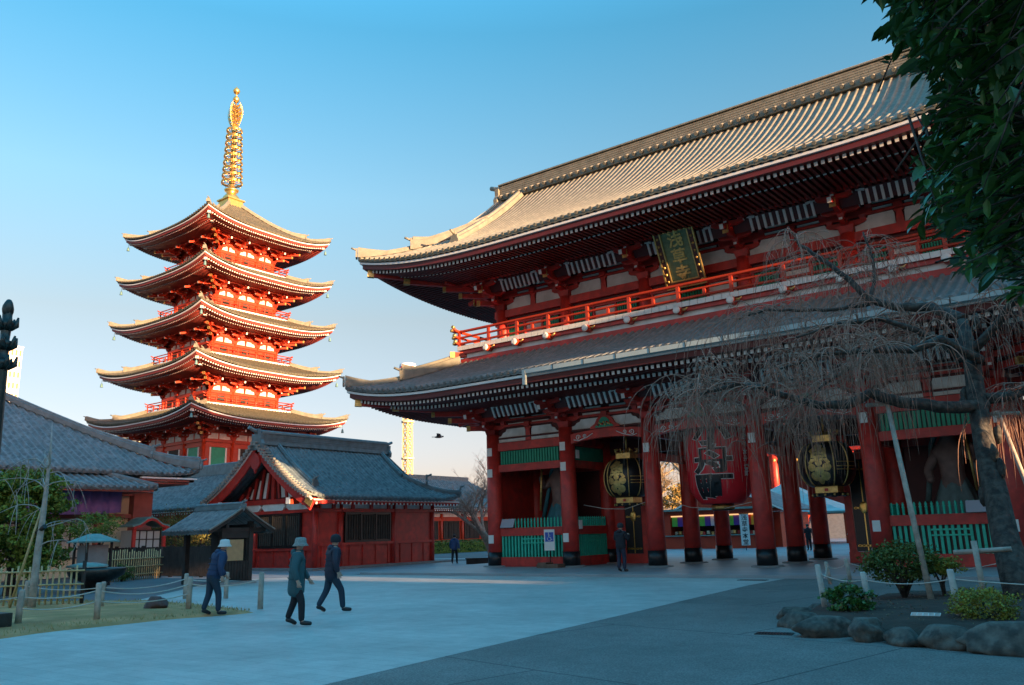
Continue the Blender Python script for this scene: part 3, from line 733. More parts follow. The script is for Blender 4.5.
for k in range(5):
    A,Z,W,D=AL[k],ZL[k],WL[k],DL[k]
    before=set(COL.objects)
    ti=(WL[k+1]+1.0) if k<4 else .7; T=A-ti; zt=(DL[k+1]-.1) if k<4 else 38.3
    b=.03 if k<4 else .045; a=(zt-Z-b*T*T)/T
    zf=lambda s,t,A=A,Z=Z,a=a,b=b:Z+a*t+b*t*t+lift(A-abs(s),1.0,A*.95,2.3)*max(0,1-t/5)
    Ln,pl=side_map(0,0,A,A,'S'); q=MB()
    roof_slope(q,pl,A,T,lambda s:min(T,A-abs(s)),zf,.36,7); q.build('roof_slope',PTILE,pag)
    eaves(pag,0,0,A,A,A-W+.1,Z-.58,1.0,A*.95,'S',sp=.27,row=((.35,1.6,.03,.11),(1.2,A-W,-.06,.13)),slope=.05,mats=[PEAVESHADE,WPAINT,DRED])
    # wall side (y=-W)
    q=MB(); q.box(-W,W,-W,-W+.2,D-.6,Z+.2); q.build('wall',BRED,pag)
    zb=Z-1.75 # bracket base
    q=MB(); q.box(-W-.15,W+.15,-W-.16,-W-.01,zb-.28,zb); q.box(-W-.1,W+.1,-W-.1,-W-.01,zb-1.25 if k else zb-.75,zb-1.1 if k else zb-.5); q.box(-W-.1,W+.1,-W-.12,-W-.01,zb+.62,zb+.72)
    q.box(-W-1.4-.6,W+1.4+.6,-W-1.55,-W-1.35,Z-.62,Z-.42)
    q.build('wall_beam',BRED,pag)
    cols=[-W,-W*.36,W*.36,W]
    for x in cols[:-1]:
        q=MB(); q.cyl((x,-W,D-.5),(x,-W,zb),.19,n=12); q.build('column',BRED,pag)
    for i in range(3):
        c=(cols[i]+cols[i+1])/2; w=cols[i+1]-cols[i]
        q=MB(); q.box(c-.06,c+.06,-W-.08,-W-.01,zb,zb+.62)
        if k:
            q.box(c-w*.2,c-w*.2+.08,-W-.06,-W-.01,D,zb-.28); q.box(c+w*.2-.08,c+w*.2,-W-.06,-W-.01,D,zb-.28)
            q.box(c-w*.17,c+w*.17,-W-.05,-W-.01,D+.05,zb-1.25)
        q.build('strut',BRED,pag)
        if k:
            for sg in (-1,1):
                q=MB(); P=[(c+sg*.1,zb+.04),(c+sg*(w/2-.28),zb+.04),(c+sg*(w/2-.34),zb+.28),(c+sg*(w/2-.55),zb+.45),(c+sg*.16,zb+.5)]
                q.prism(P if sg>0 else P[::-1],lambda s,z:(s,-W-.03,z),lambda s,z:(s,-W-.005,z)); q.build('plaster_panel',WHITE,pag)
                q=MB(); q.box(min(c+sg*w*.22,c+sg*(w*.5-.2)),max(c+sg*w*.22,c+sg*(w*.5-.2)),-W-.03,-W-.005,D+.1,zb-1.28); q.build('lower_panel',WHITE,pag)
            q=MB(); q.box(c-w*.15,c+w*.15,-W-.07,-W-.045,zb-1.05,zb-.32); q.build('lattice_window',DARKW,pag)
        if k==0:
            if i in(0,2,1):
                q=MB(); q.box(c-w*.24,c+w*.24,-W-.09,-W-.01,zb-3.6,zb-.78); q.build('green_shutter' if i!=1 else 'door',DGREEN if i!=1 else DARKW,pag)
                q=MB(); q.box(c-w*.30,c-w*.25,-W-.1,-W-.01,zb-3.6,zb-.78); q.box(c+w*.25,c+w*.30,-W-.1,-W-.01,zb-3.6,zb-.78); q.build('white_jamb',WPAINT,pag)
                q=MB(); q.box(cols[i]+.2,cols[i+1]-.2,-W-.03,-W-.0,zb+.05,zb+.6); q.build('plaster_panel',WHITE,pag)
    for x in cols[1:-1]: inst(pb_me,'bracket_set',pag,(0,0,0))
    # place via matrix: brackets as per-side copies
    for o in list(COL.objects):
        pass
    new=[o for o in COL.objects if o not in before]
    for o in new:
        if o.name.startswith('bracket_set'): bpy.data.objects.remove(o)
    new=[o for o in COL.objects if o not in before]
    quad_copy(new,pag)
    for r in range(4):
        M=Matrix.Rotation(r*PI/2,4,'Z')
        for x in cols[1:-1]:
            p=M@Vector((x,-W,zb)); inst(pb_me,'bracket_set',pag,p,r*PI/2)
        p=M@Vector((-W,-W,zb)); inst(pc_me,'corner_bracket_set',pag,p,r*PI/2)
        sx,sy=((-1,-1),(1,-1),(1,1),(-1,1))[r]
        hip_rafter(pag,0,0,A,A,sx,sy,Z+.30,Z-.3,A-W,BRED,WPAINT,.26,.32,start=.45); hip_rafter(pag,0,0,A,A,sx,sy,Z-.05,Z-.35,A-W,BRED,WPAINT,.24,.28,start=1.5)
        zr=lambda w,Z=Z,a=a,b=b,A=A: Z+a*w+b*w*w+lift(w,1.0,A*.95,2.3)*max(0,1-w/5)
        corner_ridge(pag,0,0,A,A,sx,sy,zr,T-.1,T-.1,RIDGE,.32,.24,.42)
        inst(bell_me,'wind_bell',pag,(sx*(A-.35),sy*(A-.35),Z-.05))
    if k:
        H=W+1.15
        q=MB(); q.box(-H,H,-H,-H+.9,D-.12,D+.04); d0=q.build('balcony_deck',WPAINT,pag)
        q=MB(); q.box(-H+.02,H-.02,-H+.04,-H+.2,D-.42,D-.13); d1=q.build('balcony_beam',BRED,pag)
        q=MB()
        for z,e in ((D+.86,.3),(D+.6,.2),(D+.22,.15)):
            q.tube([(-H-e,-H+.06,z+.08),(-H,-H+.06,z),(H,-H+.06,z),(H+e,-H+.06,z+.08)],.055,6)
        n=9
        for i in range(n+1):
            x=-H+.06+(2*H-.12)*i/n; q.box(x-.05,x+.05,-H+.01,-H+.11,D+.04,D+.86 if i%3==0 else D+.6)
        d2=q.build('balcony_railing',BRED,pag); quad_copy([d0,d1,d2],pag)
q=MB(); q.box(-5.8,5.8,-5.8,5.8,0,3.0); q.build('podium_hall',CREAM,pag)
# spire
sp=MB(); sp.box(-.95,.95,-.95,.95,38.0,38.9); sp.box(-1.1,1.1,-1.1,1.1,38.85,39.0); sp.build('spire_base',GOLD,pag)
sp=MB(); sp.lathe((0,0,0),[(.95,38.95),(.9,39.3),(.6,39.7),(.42,39.85),(.75,40.1),(.8,40.25),(.4,40.4),(.3,40.9)],24); sp.cyl((0,0,40),(0,0,51.2),.16,.08); sp.build('spire_mast',GOLD,pag)
for i in range(9):
    z=41.1+i*.80; r=1.12-.035*i; q=MB()
    P=[(r*math.cos(2*PI*j/28),r*math.sin(2*PI*j/28),z) for j in range(29)]
    q.tube(P,[.085]*29,6); P=[(r*math.cos(2*PI*j/28),r*math.sin(2*PI*j/28),z+.16) for j in range(29)]; q.tube(P,[.05]*29,5)
    for j in range(8):
        a_=2*PI*j/8; q.tube([(.12*math.cos(a_),.12*math.sin(a_),z+.05),(r*math.cos(a_),r*math.sin(a_),z+.05)],.05,5)
        q.cyl((r*math.cos(a_),r*math.sin(a_),z),(r*math.cos(a_),r*math.sin(a_),z-.28),.05,.02,6)
    q.lathe((0,0,z),[(.3,-.12),(.3,.2),(.1,.3)],12); q.build('spire_ring',GOLD,pag)
q=MB(); rnd=random.Random(4)
for j in range(4):
    a_=PI/4*0+j*PI/2+.35
    for i in range(15):
        z=48.0+i*.19
        L_=1.05*math.sin(.45+2.4*i/15)**.6
        for t in range(2):
            zz=z+t*.08
            q.tube([(.1*math.cos(a_),.1*math.sin(a_),zz),(L_*.5*math.cos(a_),L_*.5*math.sin(a_),zz+.13*math.sin(i*2)),(L_*.8*math.cos(a_),L_*.8*math.sin(a_),zz+.15),(L_*math.cos(a_),L_*math.sin(a_),zz+.42)],[.035,.04,.035,.012],5)
q.build('water_flame',GOLD,pag)
q=MB(); q.lathe((0,0,51.55),[(0,-.38),(.25,-.32),(.38,0),(.25,.3),(.08,.4)],16); q.lathe((0,0,52.65),[(0,-.42),(.28,-.32),(.4,-.02),(.28,.25),(.08,.42),(0,.62)],16); q.cyl((0,0,51.8),(0,0,52.4),.07); q.build('spire_jewel',GOLD,pag)
# ------------------------------------------------------------ RED HALL with gable
hall=thing('red_side_hall','low vermilion hall with curved gable and blue grey tiles left of the big gate','temple hall',(-25,0,0))
def zh(t,z0=3.72,a=.40,b=.060): return z0+a*t+b*t*t
HT=4.7
def place_E(s,t,z): return (4.7-t,s,z)      # s = world y
def place_W(s,t,z): return (-4.7+t,s,z)
y0,y1=-3.0,8.9; yc=(y0+y1)/2; hl=(y1-y0)/2
for nm,sx in (('E',1),('W',-1)):
    q=MB(); pl_=(lambda s,t,z,sx=sx:(sx*(4.7-t),s+yc,z))
    tm=lambda s:(HT if s+yc<6.9 else max(.02,y1-(s+yc))) 
    roof_slope(q,pl_,hl,HT,tm,lambda s,t:zh(t)+lift(hl+2-s-2,.35,3)*max(0,1-t/3)+lift(hl+s,.25,2)*max(0,1-t/3),.30,12); q.build('roof_slope',BTILE,hall)
q=MB(); roof_slope(q,lambda s,t,z:(s,y1-t,z),4.7,2.2,lambda s:min(2.2,4.7-abs(s)),lambda s,t:zh(t)+lift(4.7-abs(s),.35,3)*max(0,1-t/3),.30,6); q.build('roof_slope',BTILE,hall)
q=MB(); q.prism([(-2.6,zh(2.1)),(-1.5,zh(3.2)-.1),(0,zh(4.7)-.1),(1.5,zh(3.2)-.1),(2.6,zh(2.1))][::-1],lambda s,z:(s,6.5,z),lambda s,z:(s,6.65,z)); q.build('north_gable',WHITE,hall)
q=MB(); zr=zh(HT)-.12; q.box(-.32,.32,y0+.05,7.0,zr,zr+.22); q.box(-.24,.24,y0+.1,6.95,zr+.22,zr+.62); 
for kk in range(3): q.box(-.27,.27,y0+.08,6.97,zr+.27+kk*.11,zr+.31+kk*.11)
q.box(-.31,.31,y0+.06,6.98,zr+.62,zr+.67); q.tube([(0,y0,zr+.72),(0,7.02,zr+.72)],.12,9)
onigawara(q,(0,y0+.1,zr-.3),(0,-1),.95); onigawara(q,(0,6.9,zr-.2),(0,1),.8); q.build('main_ridge',BRIDGE,hall)
for sx in (-1,1):
    q=MB(); pts=[Vector((sx*(4.7-t),y0+1.25,zh(t)+.02)) for t in [1.3+(HT-.3-1.3)*k/12 for k in range(13)]]
    sweep(q,pts,.26,.30); onigawara(q,pts[0],(sx,0),.42); q.build('descending_ridge',BRIDGE,hall); q=MB()
    pts=[Vector((sx*(4.7-t),6.35,zh(t)+.02)) for t in [2.6+(HT-.3-2.6)*k/8 for k in range(9)]]
    sweep(q,pts,.26,.30); q.build('descending_ridge',BRIDGE,hall)
    q=MB(); pts=[Vector((sx*(4.7-w),y1-w,zh(w)+lift(w,.35,3)*max(0,1-w/3)+.02)) for w in [.05+2.5*k/10 for k in range(11)]]
    sweep(q,pts,.26,.26); onigawara(q,pts[0],(sx,1),.42); onigawara(q,pts[6]+Vector((0,0,.2)),(sx,1),.5); q.build('corner_ridge',BRIDGE,hall)
    # stepped verge tiles
    q=MB(); n=22
    for k in range(n):
        t=HT*(k+.5)/n; t2=HT*(k+1.25)/n
        a=Vector((sx*(4.7-t+.1),y0-.02,zh(t-.1)+.16)); b=Vector((sx*(4.7-t2+.1),y0-.02,zh(t2-.1)+.05))
        q.beam(a,b,.62,.10); q.beam(a+Vector((0,-.27,-.08)),b+Vector((0,-.27,-.06)),.05,.2)
    q.build('verge_tiles',mat('verge_tile',(.30,.285,.25),.6,0,.15,5),hall)
    # bargeboard
    q=MB(); n=16; pts=[Vector((sx*(4.7-HT*k/n),y0+.05,zh(HT*k/n)-.26-(.10 if k==0 else 0))) for k in range(n+1)]
    for a,b in zip(pts[:-1],pts[1:]): q.beam(a-Vector((0,0,.08)),b-Vector((0,0,.08)),.10,.56,0); q.beam(a+Vector((0,-.03,.23)),b+Vector((0,-.03,.23)),.16,.07,1)
    a,b=pts[0],pts[2]; q.beam(a+Vector((sx*.02,-.03,0)),a+(b-a)*.8+Vector((0,-.03,0)),.10,.36,2)
    q.build('bargeboard',[RED,WPAINT,OGOLD],hall)
# gable field
q=MB(); P=[(-4.1,3.62),(4.1,3.62)]+[(4.7-t,zh(t)-.35) for t in (.7,1.5,2.4,3.3,4.1,4.7)]+[(-(4.7-t),zh(t)-.35) for t in (4.1,3.3,2.4,1.5,.7)]
q.prism(P,lambda s,z:(s,-1.72,z),lambda s,z:(s,-1.6,z)); q.build('gable_field',DRED,hall)
for sx in (-1,1):
    for k in range(4):
        x=sx*(.85+k*.6); q=MB(); z1=min(zh(4.7-abs(x))-.75,5.3); q.prism([(x-sx*.02-.17,3.9),(x+.17,3.9),(x+.17-sx*.25,z1),(x-.10-sx*.25,z1+.02)],lambda s,z:(s,-1.75,z),lambda s,z:(s,-1.71,z)); q.build('gable_plaster',WHITE,hall)
q=MB()
for sx in (-1,1):
    for k in range(5):
        x=sx*(.55+k*.62); q.beam((x,-1.80,3.86),(x-sx*.30,-1.80,min(zh(4.7-abs(x))-.35,5.7)),.08,.14,0,up=(1,0,0))
q.box(-3.9,3.9,-1.86,-1.7,3.55,3.82); q.box(-.13,.13,-1.85,-1.7,3.8,5.9)
q.box(-4.9,-3.3,-2.5,-1.6,3.38,3.56); q.box(3.3,4.9,-2.5,-1.6,3.38,3.56); q.build('gable_struts',RED,hall)
q=MB(); P=[(0,6.35),(.3,6.1),(.42,5.75),(.25,5.5),(.12,5.45),(0,5.2),(-.12,5.45),(-.25,5.5),(-.42,5.75),(-.3,6.1)]
q.prism(P[::-1],lambda s,z:(s,y0-.12,z),lambda s,z:(s,y0-.02,z)); q.build('gable_pendant',RED,hall)
q=MB()
for sx in (-1,1): q.cb((sx*3.0,y0+.15,3.60),(.34,.6,.34),0); q.cb((sx*3.0,y0-.16,3.60),(.33,.02,.33),1)
q.build('purlin_end',[BRED,WPAINT],hall)
# walls
q=MB(); q.box(-3.4,3.4,-1.6,7.6,0,3.6); q.build('wall',RED,hall)
q=MB()
for x in (-3.4,-1.75,0.0,3.4):
    if x!=0: q.cyl((x,-1.62,0),(x,-1.62,3.5),.16,n=12)
for y in (-1.6,.1,4.2,7.6): q.cyl((3.42,y,0),(3.42,y,3.5),.15,n=12)
q.box(-3.6,3.6,-1.76,-1.6,3.02,3.2); q.box(3.4,3.56,-1.6,7.7,3.02,3.18); q.box(-3.5,3.5,-1.72,-1.6,1.0,1.16); q.box(3.4,3.53,-1.6,7.6,1.22,1.36); q.box(-3.5,3.5,-1.70,-1.6,.0,.12); q.box(3.4,3.52,-1.6,7.6,0,.12)
for k in range(9): q.box(3.4,3.45,-1.2+k*1.0,-1.14+k*1.0,.1,1.2)
for k in range(5): q.box(-2.8+k*1.35,-2.74+k*1.35,-1.66,-1.6,.1,1.0)
q.build('timber_frame',RED,hall)
for x in (-2.6,0.0,2.6):
    q=MB(); P=[(-1.0,.0),(-.85,.32),(.5,.42),(.95,.28),(1.05,.05),(.8,-.2),(-.75,-.2)]
    q.prism([(x*.82+a,3.36+b*.9) for a,b in P][::-1],lambda s,z:(s,-1.80,z),lambda s,z:(s,-1.62,z)); q.build('plaster_panel',WHITE,hall)
q=MB(); q.box(3.4,3.50,-1.3,7.4,3.2,3.46); q.build('plaster_panel',WHITE,hall)
q=MB(); 
for y in (-.5,.9,2.3,3.7,5.1,6.5): q.box(3.45,3.62,y-.1,y+.1,3.18,3.48)
q.build('bracket_blocks',RED,hall)
def slat_window(par,p,L,h,axis,n=12):
    q=MB(); x,y,z=p
    if axis=='x':
        q.box(x,x+L,y,y+.06,z,z+h,1)
        for k in range(n): q.box(x+L*(k+.15)/n,x+L*(k+.85)/n,y-.05,y,z+.08,z+h-.08,0)
        q.box(x-.06,x+L+.06,y-.08,y+.05,z-.06,z+.04,2); q.box(x-.06,x+L+.06,y-.08,y+.05,z+h-.04,z+h+.06,2)
        for xx in (x-.03,x+L*.33,x+L*.67,x+L+.03): q.box(xx-.04,xx+.04,y-.085,y+.05,z,z+h,2)
    else:
        q.box(x-.06,x,y,y+L,z,z+h,1)
        for k in range(n): q.box(x,x+.05,y+L*(k+.15)/n,y+L*(k+.85)/n,z+.08,z+h-.08,0)
        q.box(x-.05,x+.08,y-.06,y+L+.06,z-.06,z+.04,2); q.box(x-.05,x+.08,y-.06,y+L+.06,z+h-.04,z+h+.06,2)
        for yy in (y-.03,y+L*.33,y+L*.67,y+L+.03): q.box(x-.05,x+.085,yy-.04,yy+.04,z,z+h,2)
    q.build('slatted_window',[mat('aged_slat',(.045,.038,.03),.7,0,.35,4),BLACK,BLACK],par)
slat_window(hall,(-1.25,-1.68,1.2),2.3+1.2,1.75,'x',20); pass
slat_window(hall,(3.46,.45,1.42),3.4,1.52,'y',18)
q=MB()
n=40
for k in range(n):
    y=-2.9+k*(y1+2.9)/n; q.beam((4.62,y,3.42),(3.4,y,3.66),.11,.11,0,mend=1)
q.build('rafters',[RED,WPAINT],hall); q=MB(); q.box(4.52,4.66,y0,y1-.1,3.56,3.63,1); q.box(4.35,4.6,y0,y1-.1,3.50,3.56,0); q.box(3.4,4.5,y0+.2,y1-.3,3.66,3.70,0); q.build('eave_edge_strip',[RED,WPAINT],hall)
q=MB(); q.quad((4.6,-2.9,3.62),(3.4,-2.9,3.74),(3.4,8.8,3.74),(4.6,8.8,3.62)); q.build('soffit',DRED,hall)
q=MB(); q.box(-4.4,4.3,-2.5,8.6,-.2,.10); q.build('stone_plinth',STONE,hall)
# west wing of the hall
wing=thing('west_wing_hall','long low red hall wing with blue grey tiled roof running left behind the gabled hall','temple hall',(-40,4,0))
q=MB(); roof_slope(q,lambda s,t,z:(s,-4+t,z),12.5,4.0,lambda s:4.0,lambda s,t:3.75+.42*t+.06*t*t,.30,9); roof_slope(q,lambda s,t,z:(-s,4-t,z),12.5,4.0,lambda s:4.0,lambda s,t:3.75+.42*t+.06*t*t,.30,4); q.build('roof',BTILE,wing)
q=MB(); q.box(-12.5,12.5,-.25,.25,6.25,6.9); q.tube([(-12.5,0,6.95),(12.5,0,6.95)],.12,8); q.build('main_ridge',BRIDGE,wing)
q=MB(); q.box(-12.2,12,-2.8,2.8,0,3.7); q.build('wall',BRED,wing)
q=MB()
for k in range(8): q.cyl((-12+k*3.2,-2.85,0),(-12+k*3.2,-2.85,3.5),.15,n=10)
q.box(-12.4,12.3,-2.95,-2.8,2.9,3.1); q.build('timber_frame',RED,wing)
for k in range(7): slat_window(wing,(-11.6+k*3.2,-2.88,1.3),2.4,1.4,'x',12)
q=MB(); n=84
for k in range(n): q.beam((-12.4+k*.297,-3.9,3.45),(-12.4+k*.297,-2.8,3.6),.11,.11,0,mend=1)
q.box(-12.5,12.5,-3.98,-3.85,3.58,3.66,1); q.build('rafters',[RED,WPAINT],wing)
# ------------------------------------------------------------ LEFT HALL (hipped roof, purple curtain)
lh=thing('curtained_temple_hall','grey tiled hip roofed hall at far left with purple curtain and faded red posts','temple hall',(-41,-22,0))
LAx,LBy=12.,18.1
def zlh(L): return lambda s,t:5.33+.50*t+.010*t*t+lift(L-abs(s),.3,3)*max(0,1-t/3)
for sd in 'EN':
    Ln,pl_=side_map(0,0,LAx,LBy,sd); q=MB(); roof_slope(q,pl_,Ln,12,lambda s,Ln=Ln:min(11.9,Ln-abs(s)),zlh(Ln),.36,14); q.build('roof_slope',BTILE,lh)
corner_ridge(lh,0,0,LAx,LBy,1,1,lambda w:5.33+.5*w+.01*w*w+lift(w,.3,3)*max(0,1-w/3),11.8,11.8,BRIDGE,.4,.34,.42)
q=MB(); q.box(-.3,.3,-6.5,6.3,12.3,13.0); q.build('main_ridge',BRIDGE,lh)
q=MB(); q.box(LAx-.30,LAx-.08,14.7,LBy-.1,5.06,5.15,1); q.box(LAx-.5,LAx-.2,14.7,LBy-.2,4.93,5.06,0); q.box(-LAx,LAx-.1,LBy-.3,LBy-.08,5.063,5.153,1); q.box(-LAx,LAx-.2,LBy-.5,LBy-.2,4.933,5.063,0); q.box(-11,11.6,14.7,17.7,4.8,4.9,0); q.build('eave_board',[PINKW,WPAINT],lh)
q=MB(); roof_slope(q,lambda s,t,z:(13.6-t,s-2.35,z),17.0,2.3,lambda s:min(2.3,max(.02,17.0-s)),lambda s,t:4.42+.38*t+lift(17-s,.1,1.5),.36,4); roof_slope(q,lambda s,t,z:(-s,14.65-t,z),13.6,1.7,lambda s:min(1.7,max(.02,13.6+s)),lambda s,t:4.42+.38*t,.36,4); q.build('lower_roof',BTILE,lh)
q=MB(); sweep(q,[Vector((13.6-w,14.65-w,4.45+.38*w)) for w in (0,.8,1.6,2.2)],.25,.22); q.build('corner_ridge',BRIDGE,lh)
q=MB(); q.box(13.2,13.5,-18,14.5,4.22,4.34); q.box(-12,13.2,14.2,14.45,4.223,4.343); q.build('lower_eave_board',PINKW,lh)
q=MB(); q.box(-10,9.6,-17,16.0,0,4.95); q.build('wall',CREAM,lh)
q=MB()
for y in (16.2,13.6,8.4,3.2,-2,-7.2): q.box(9.6,10.1,y-.85,y+.25,0,4.4) if y>16 else q.box(9.6,9.95,y-.15,y+.15,0,4.3)
q.box(9.6,9.9,-17,16,3.0,3.22); q.box(9.6,10.0,-17,16,4.2,4.4); q.box(6,9.6,16.0,16.2,3.0,3.22); q.build('timber_frame',PINKW,lh)
q=MB()
for (ya,yb) in ((8.6,13.4),(3.4,8.2),(-1.8,3.0)):
    q.box(9.62,9.68,ya,yb,.9,2.95,0)
    for k in range(8): y=ya+(yb-ya)*k/8; q.box(9.68,9.74,y-.03,y+.03,.9,2.95,1)
    for k in range(5): q.box(9.68,9.73,ya,yb,.95+k*.45,1.0+k*.45,1)
q.build('lattice_window',[SHOJI,DARKW],lh)
q=MB(); n=60; y_a,y_b=7.3,14.0
for k in range(n+1):
    y=y_a+(y_b-y_a)*k/n; x=11.3+.05*math.sin(k*.9)+.03*math.sin(k*2.3); q.v+= [(x,y,4.34),(x,y,3.14+.12*((k/n-.5)*2)**2)]
for k in range(n): q.face((2*k,2*k+1,2*k+3,2*k+2),0,True)
o=q.build('purple_curtain',PURPLE,lh); o.modifiers.new('thick','SOLIDIFY').thickness=.015
# small porch shrine with red gable
pr=thing('small_porch','small porch with curved red gable beside the purple curtain','porch',(-29.3,-7.0,0))
q=MB(); P=[(-1.0,2.35),(-.6,2.45),(-.25,2.72),(0,2.8),(.25,2.72),(.6,2.45),(1.0,2.35)]
PT=P+[(a,b+.12) for a,b in P[::-1]]; q.prism(PT,lambda s,z:(.9,s,z),lambda s,z:(1.0,s,z)); q.build('gable_board',RED,pr)
q=MB(); PT=[(a*1.05,b+.12) for a,b in P]+[(a*1.05,b+.2) for a,b in P[::-1]]; q.prism(PT,lambda s,z:(-.6,s,z),lambda s,z:(.97,s,z)); q.build('roof',COPPER,pr)
for y in (-.85,.85):
    q=MB(); q.box(.7,.85,y-.08,y+.08,0,2.42); q.build('post',RED,pr)
q=MB(); q.box(-.6,.5,-.8,.8,.4,2.3); q.build('cabinet',SHOJI,pr)
q=MB()
for k in range(5): q.box(.5,.54,-.8+k*.39,-.75+k*.39,.4,2.3)
for k in range(5): q.box(.5,.53,-.8,.8,.45+k*.45,.5+k*.45)
q.build('lattice',DARKW,pr)
# ------------------------------------------------------------ notice hut and dark fence
hut=thing('notice_board_hut','small dark timber notice shelter with tiled gable roof behind the person in white hat','notice shelter',(-14.0,-11.7,0))
zt=lambda t:2.0+.50*t+.06*t*t
q=MB()
for sy in (-1,1):
    roof_slope(q,lambda s,t,z,sy=sy:(s-1.5,sy*(1.42-t),z),1.6,1.42,lambda s:1.42,lambda s,t:zt(t),.21,7)
q.build('roof',BTILE,hut)
q=MB(); q.box(-3.0,.1,-.12,.12,zt(1.4),zt(1.4)+.16); q.tube([(-3.0,0,zt(1.4)+.2),(.12,0,zt(1.4)+.2)],.07,8); onigawara(q,(.05,0,zt(1.4)-.1),(1,0),.32); q.build('ridge',BRIDGE,hut)
q=MB()
for sy in (-1,1):
    for k in range(6):
        a=Vector((.12,sy*(1.47-1.42*k/6),zt(1.42*k/6)-.07)); b=Vector((.12,sy*(1.47-1.42*(k+1)/6),zt(1.42*(k+1)/6)-.07)); q.beam(a,b,.06,.13,0); q.beam(a+Vector((0.02,0,.10)),b+Vector((0.02,0,.10)),.10,.05,1)
q.build('bargeboard',[DARKW,mat('grey_edge_wood',(.22,.19,.16),.7,0,.2,5)],hut)
q=MB()
for x in (-.25,-2.6):
    for y in (-.62,.62):
        q.box(x-.09,x+.09,y-.09,y+.09,0,2.35)
q.beam((-.25,-1.3,2.03),(-.25,1.3,2.03),.12,.16); q.beam((-2.6,-1.3,2.03),(-2.6,1.3,2.03),.12,.16)
for y in (-.62,.62): q.box(-2.9,.05,y-.06,y+.06,2.1,2.24)
q.build('timber_frame',DARKW,hut)
q=MB(); q.box(-.32,-.24,-.6,.6,.15,.85)
for k in range(9): q.box(-.235,-.21,-.58+k*.13,-.50+k*.13,.15,.85)
q.box(-2.6,-.3,.50,.56,.1,1.85); q.box(-.3,-.22,-.6,.6,1.72,2.0); q.build('lower_boards',DARKW,hut)
q=MB(); q.box(-.26,-.20,-.52,.30,.87,1.66); o=q.build('notice_sheet',mat('tan_notice',(.46,.30,.15),.6,0,.12,6),hut)
q=MB(); q.box(-.5,.0,-.8,.8,0,.10); q.build('stone_step',STONE,hut)
bf=thing('dark_board_fence','long dark stained vertical board fence left of the notice shelter','fence',(-19,-8.4,0))
q=MB(); n=86
for k in range(n): q.box(-13.0+k*.15,-12.87+k*.15,-.03,.02,.05,1.42+.02*math.sin(k*3.3))
q.build('boards',DARKW,bf); q=MB(); q.box(-13,0,.03,.09,.3,.4);q.box(-13,0,.03,.09,1.1,1.2); q.build('rail',DARKW,bf)
for k in range(6):
    q=MB(); q.box(-12.9+k*2.55,-12.77+k*2.55,.03,.16,0,1.5); q.build('post',DARKW,bf)
# ------------------------------------------------------------ far red hall, tents, stalls, main hall, tower, far buildings
fh=thing('distant_red_hall','distant red hall with two slatted windows between the side hall and the big gate','temple hall',(-47,34,0))
q=MB(); zz=lambda s,t:4.3+.42*t+.03*t*t
roof_slope(q,lambda s,t,z:(5.6-t,s,z),13,5.6,lambda s:min(5.6,13-abs(s)),zz,.34,8); roof_slope(q,lambda s,t,z:(s,-13+t,z),5.6,5.6,lambda s:5.6-abs(s),zz,.34,6); q.build('roof',BTILE,fh)
q=MB(); q.box(-.25,.25,-7.6,7.6,7.4,7.9); q.build('ridge',BRIDGE,fh)
q=MB(); q.box(-4,4.2,-11.5,11.5,0,4.2); q.build('wall',BRED,fh)
q=MB()
for k in range(8): q.cyl((4.25,-11.4+k*3.26,0),(4.25,-11.4+k*3.26,3.7),.2,n=10)
q.box(4.2,4.4,-11.5,11.5,3.0,3.3); q.box(4.2,4.35,-11.5,11.5,1.0,1.15); q.build('timber_frame',BRED,fh)
q=MB(); q.box(4.2,4.28,-11.4,11.4,3.4,3.85); q.build('plaster_band',WHITE,fh)
for k in range(7): slat_window(fh,(4.24,-11.0+k*3.26,1.25),2.3,1.7,'y',10)
q=MB(); n=80
for k in range(n): q.beam((5.5,-12.8+k*.32,4.0),(4.2,-12.8+k*.32,4.2),.13,.13,0,mend=1)
q.box(5.45,5.6,-13,13,4.14,4.24,1); q.build('rafters',[BRED,WPAINT],fh)
def hedge(name,label,c,d,seed=1,n=2600,m=LEAF2,ls=.07):
    rnd=random.Random(seed); q=MB(); q.cb((0,0,d[2]/2-.05),(d[0]*.86,d[1]*.8,d[2]*.88),1)
    for i in range(n):
        x,y,z=rnd.uniform(-.5,.5)*d[0],rnd.uniform(-.5,.5)*d[1],rnd.uniform(0,1)*d[2]
        f=rnd.random()
        if f<.45: x=rnd.choice((-.5,.5))*d[0]
        elif f<.7: z=d[2]
        else: y=rnd.choice((-.5,.5))*d[1]
        leaf(q,Vector((x,y,z)),rnd,ls)
    o=q.build(name,[m,PINEL]); o.location=c; return tag(o,label,'hedge')
def leaf(q,p,rnd,s,mi=0,d=None,wd=.4):
    d=d or Vector((rnd.gauss(0,1),rnd.gauss(0,1),rnd.gauss(0,.7))).normalized(); r=d.cross(Vector((rnd.gauss(0,1),rnd.gauss(0,1),rnd.gauss(0,1)))).normalized()
    a=p-d*s*.5; b=p+d*s*.5; q.quad(a,p+r*s*wd,b,p-r*s*wd,mi)
hedge('clipped_hedge','low clipped green hedge in front of the distant red hall',(-37.5,27,0),(1.4,16,1.1),3,5000,ls=.16)
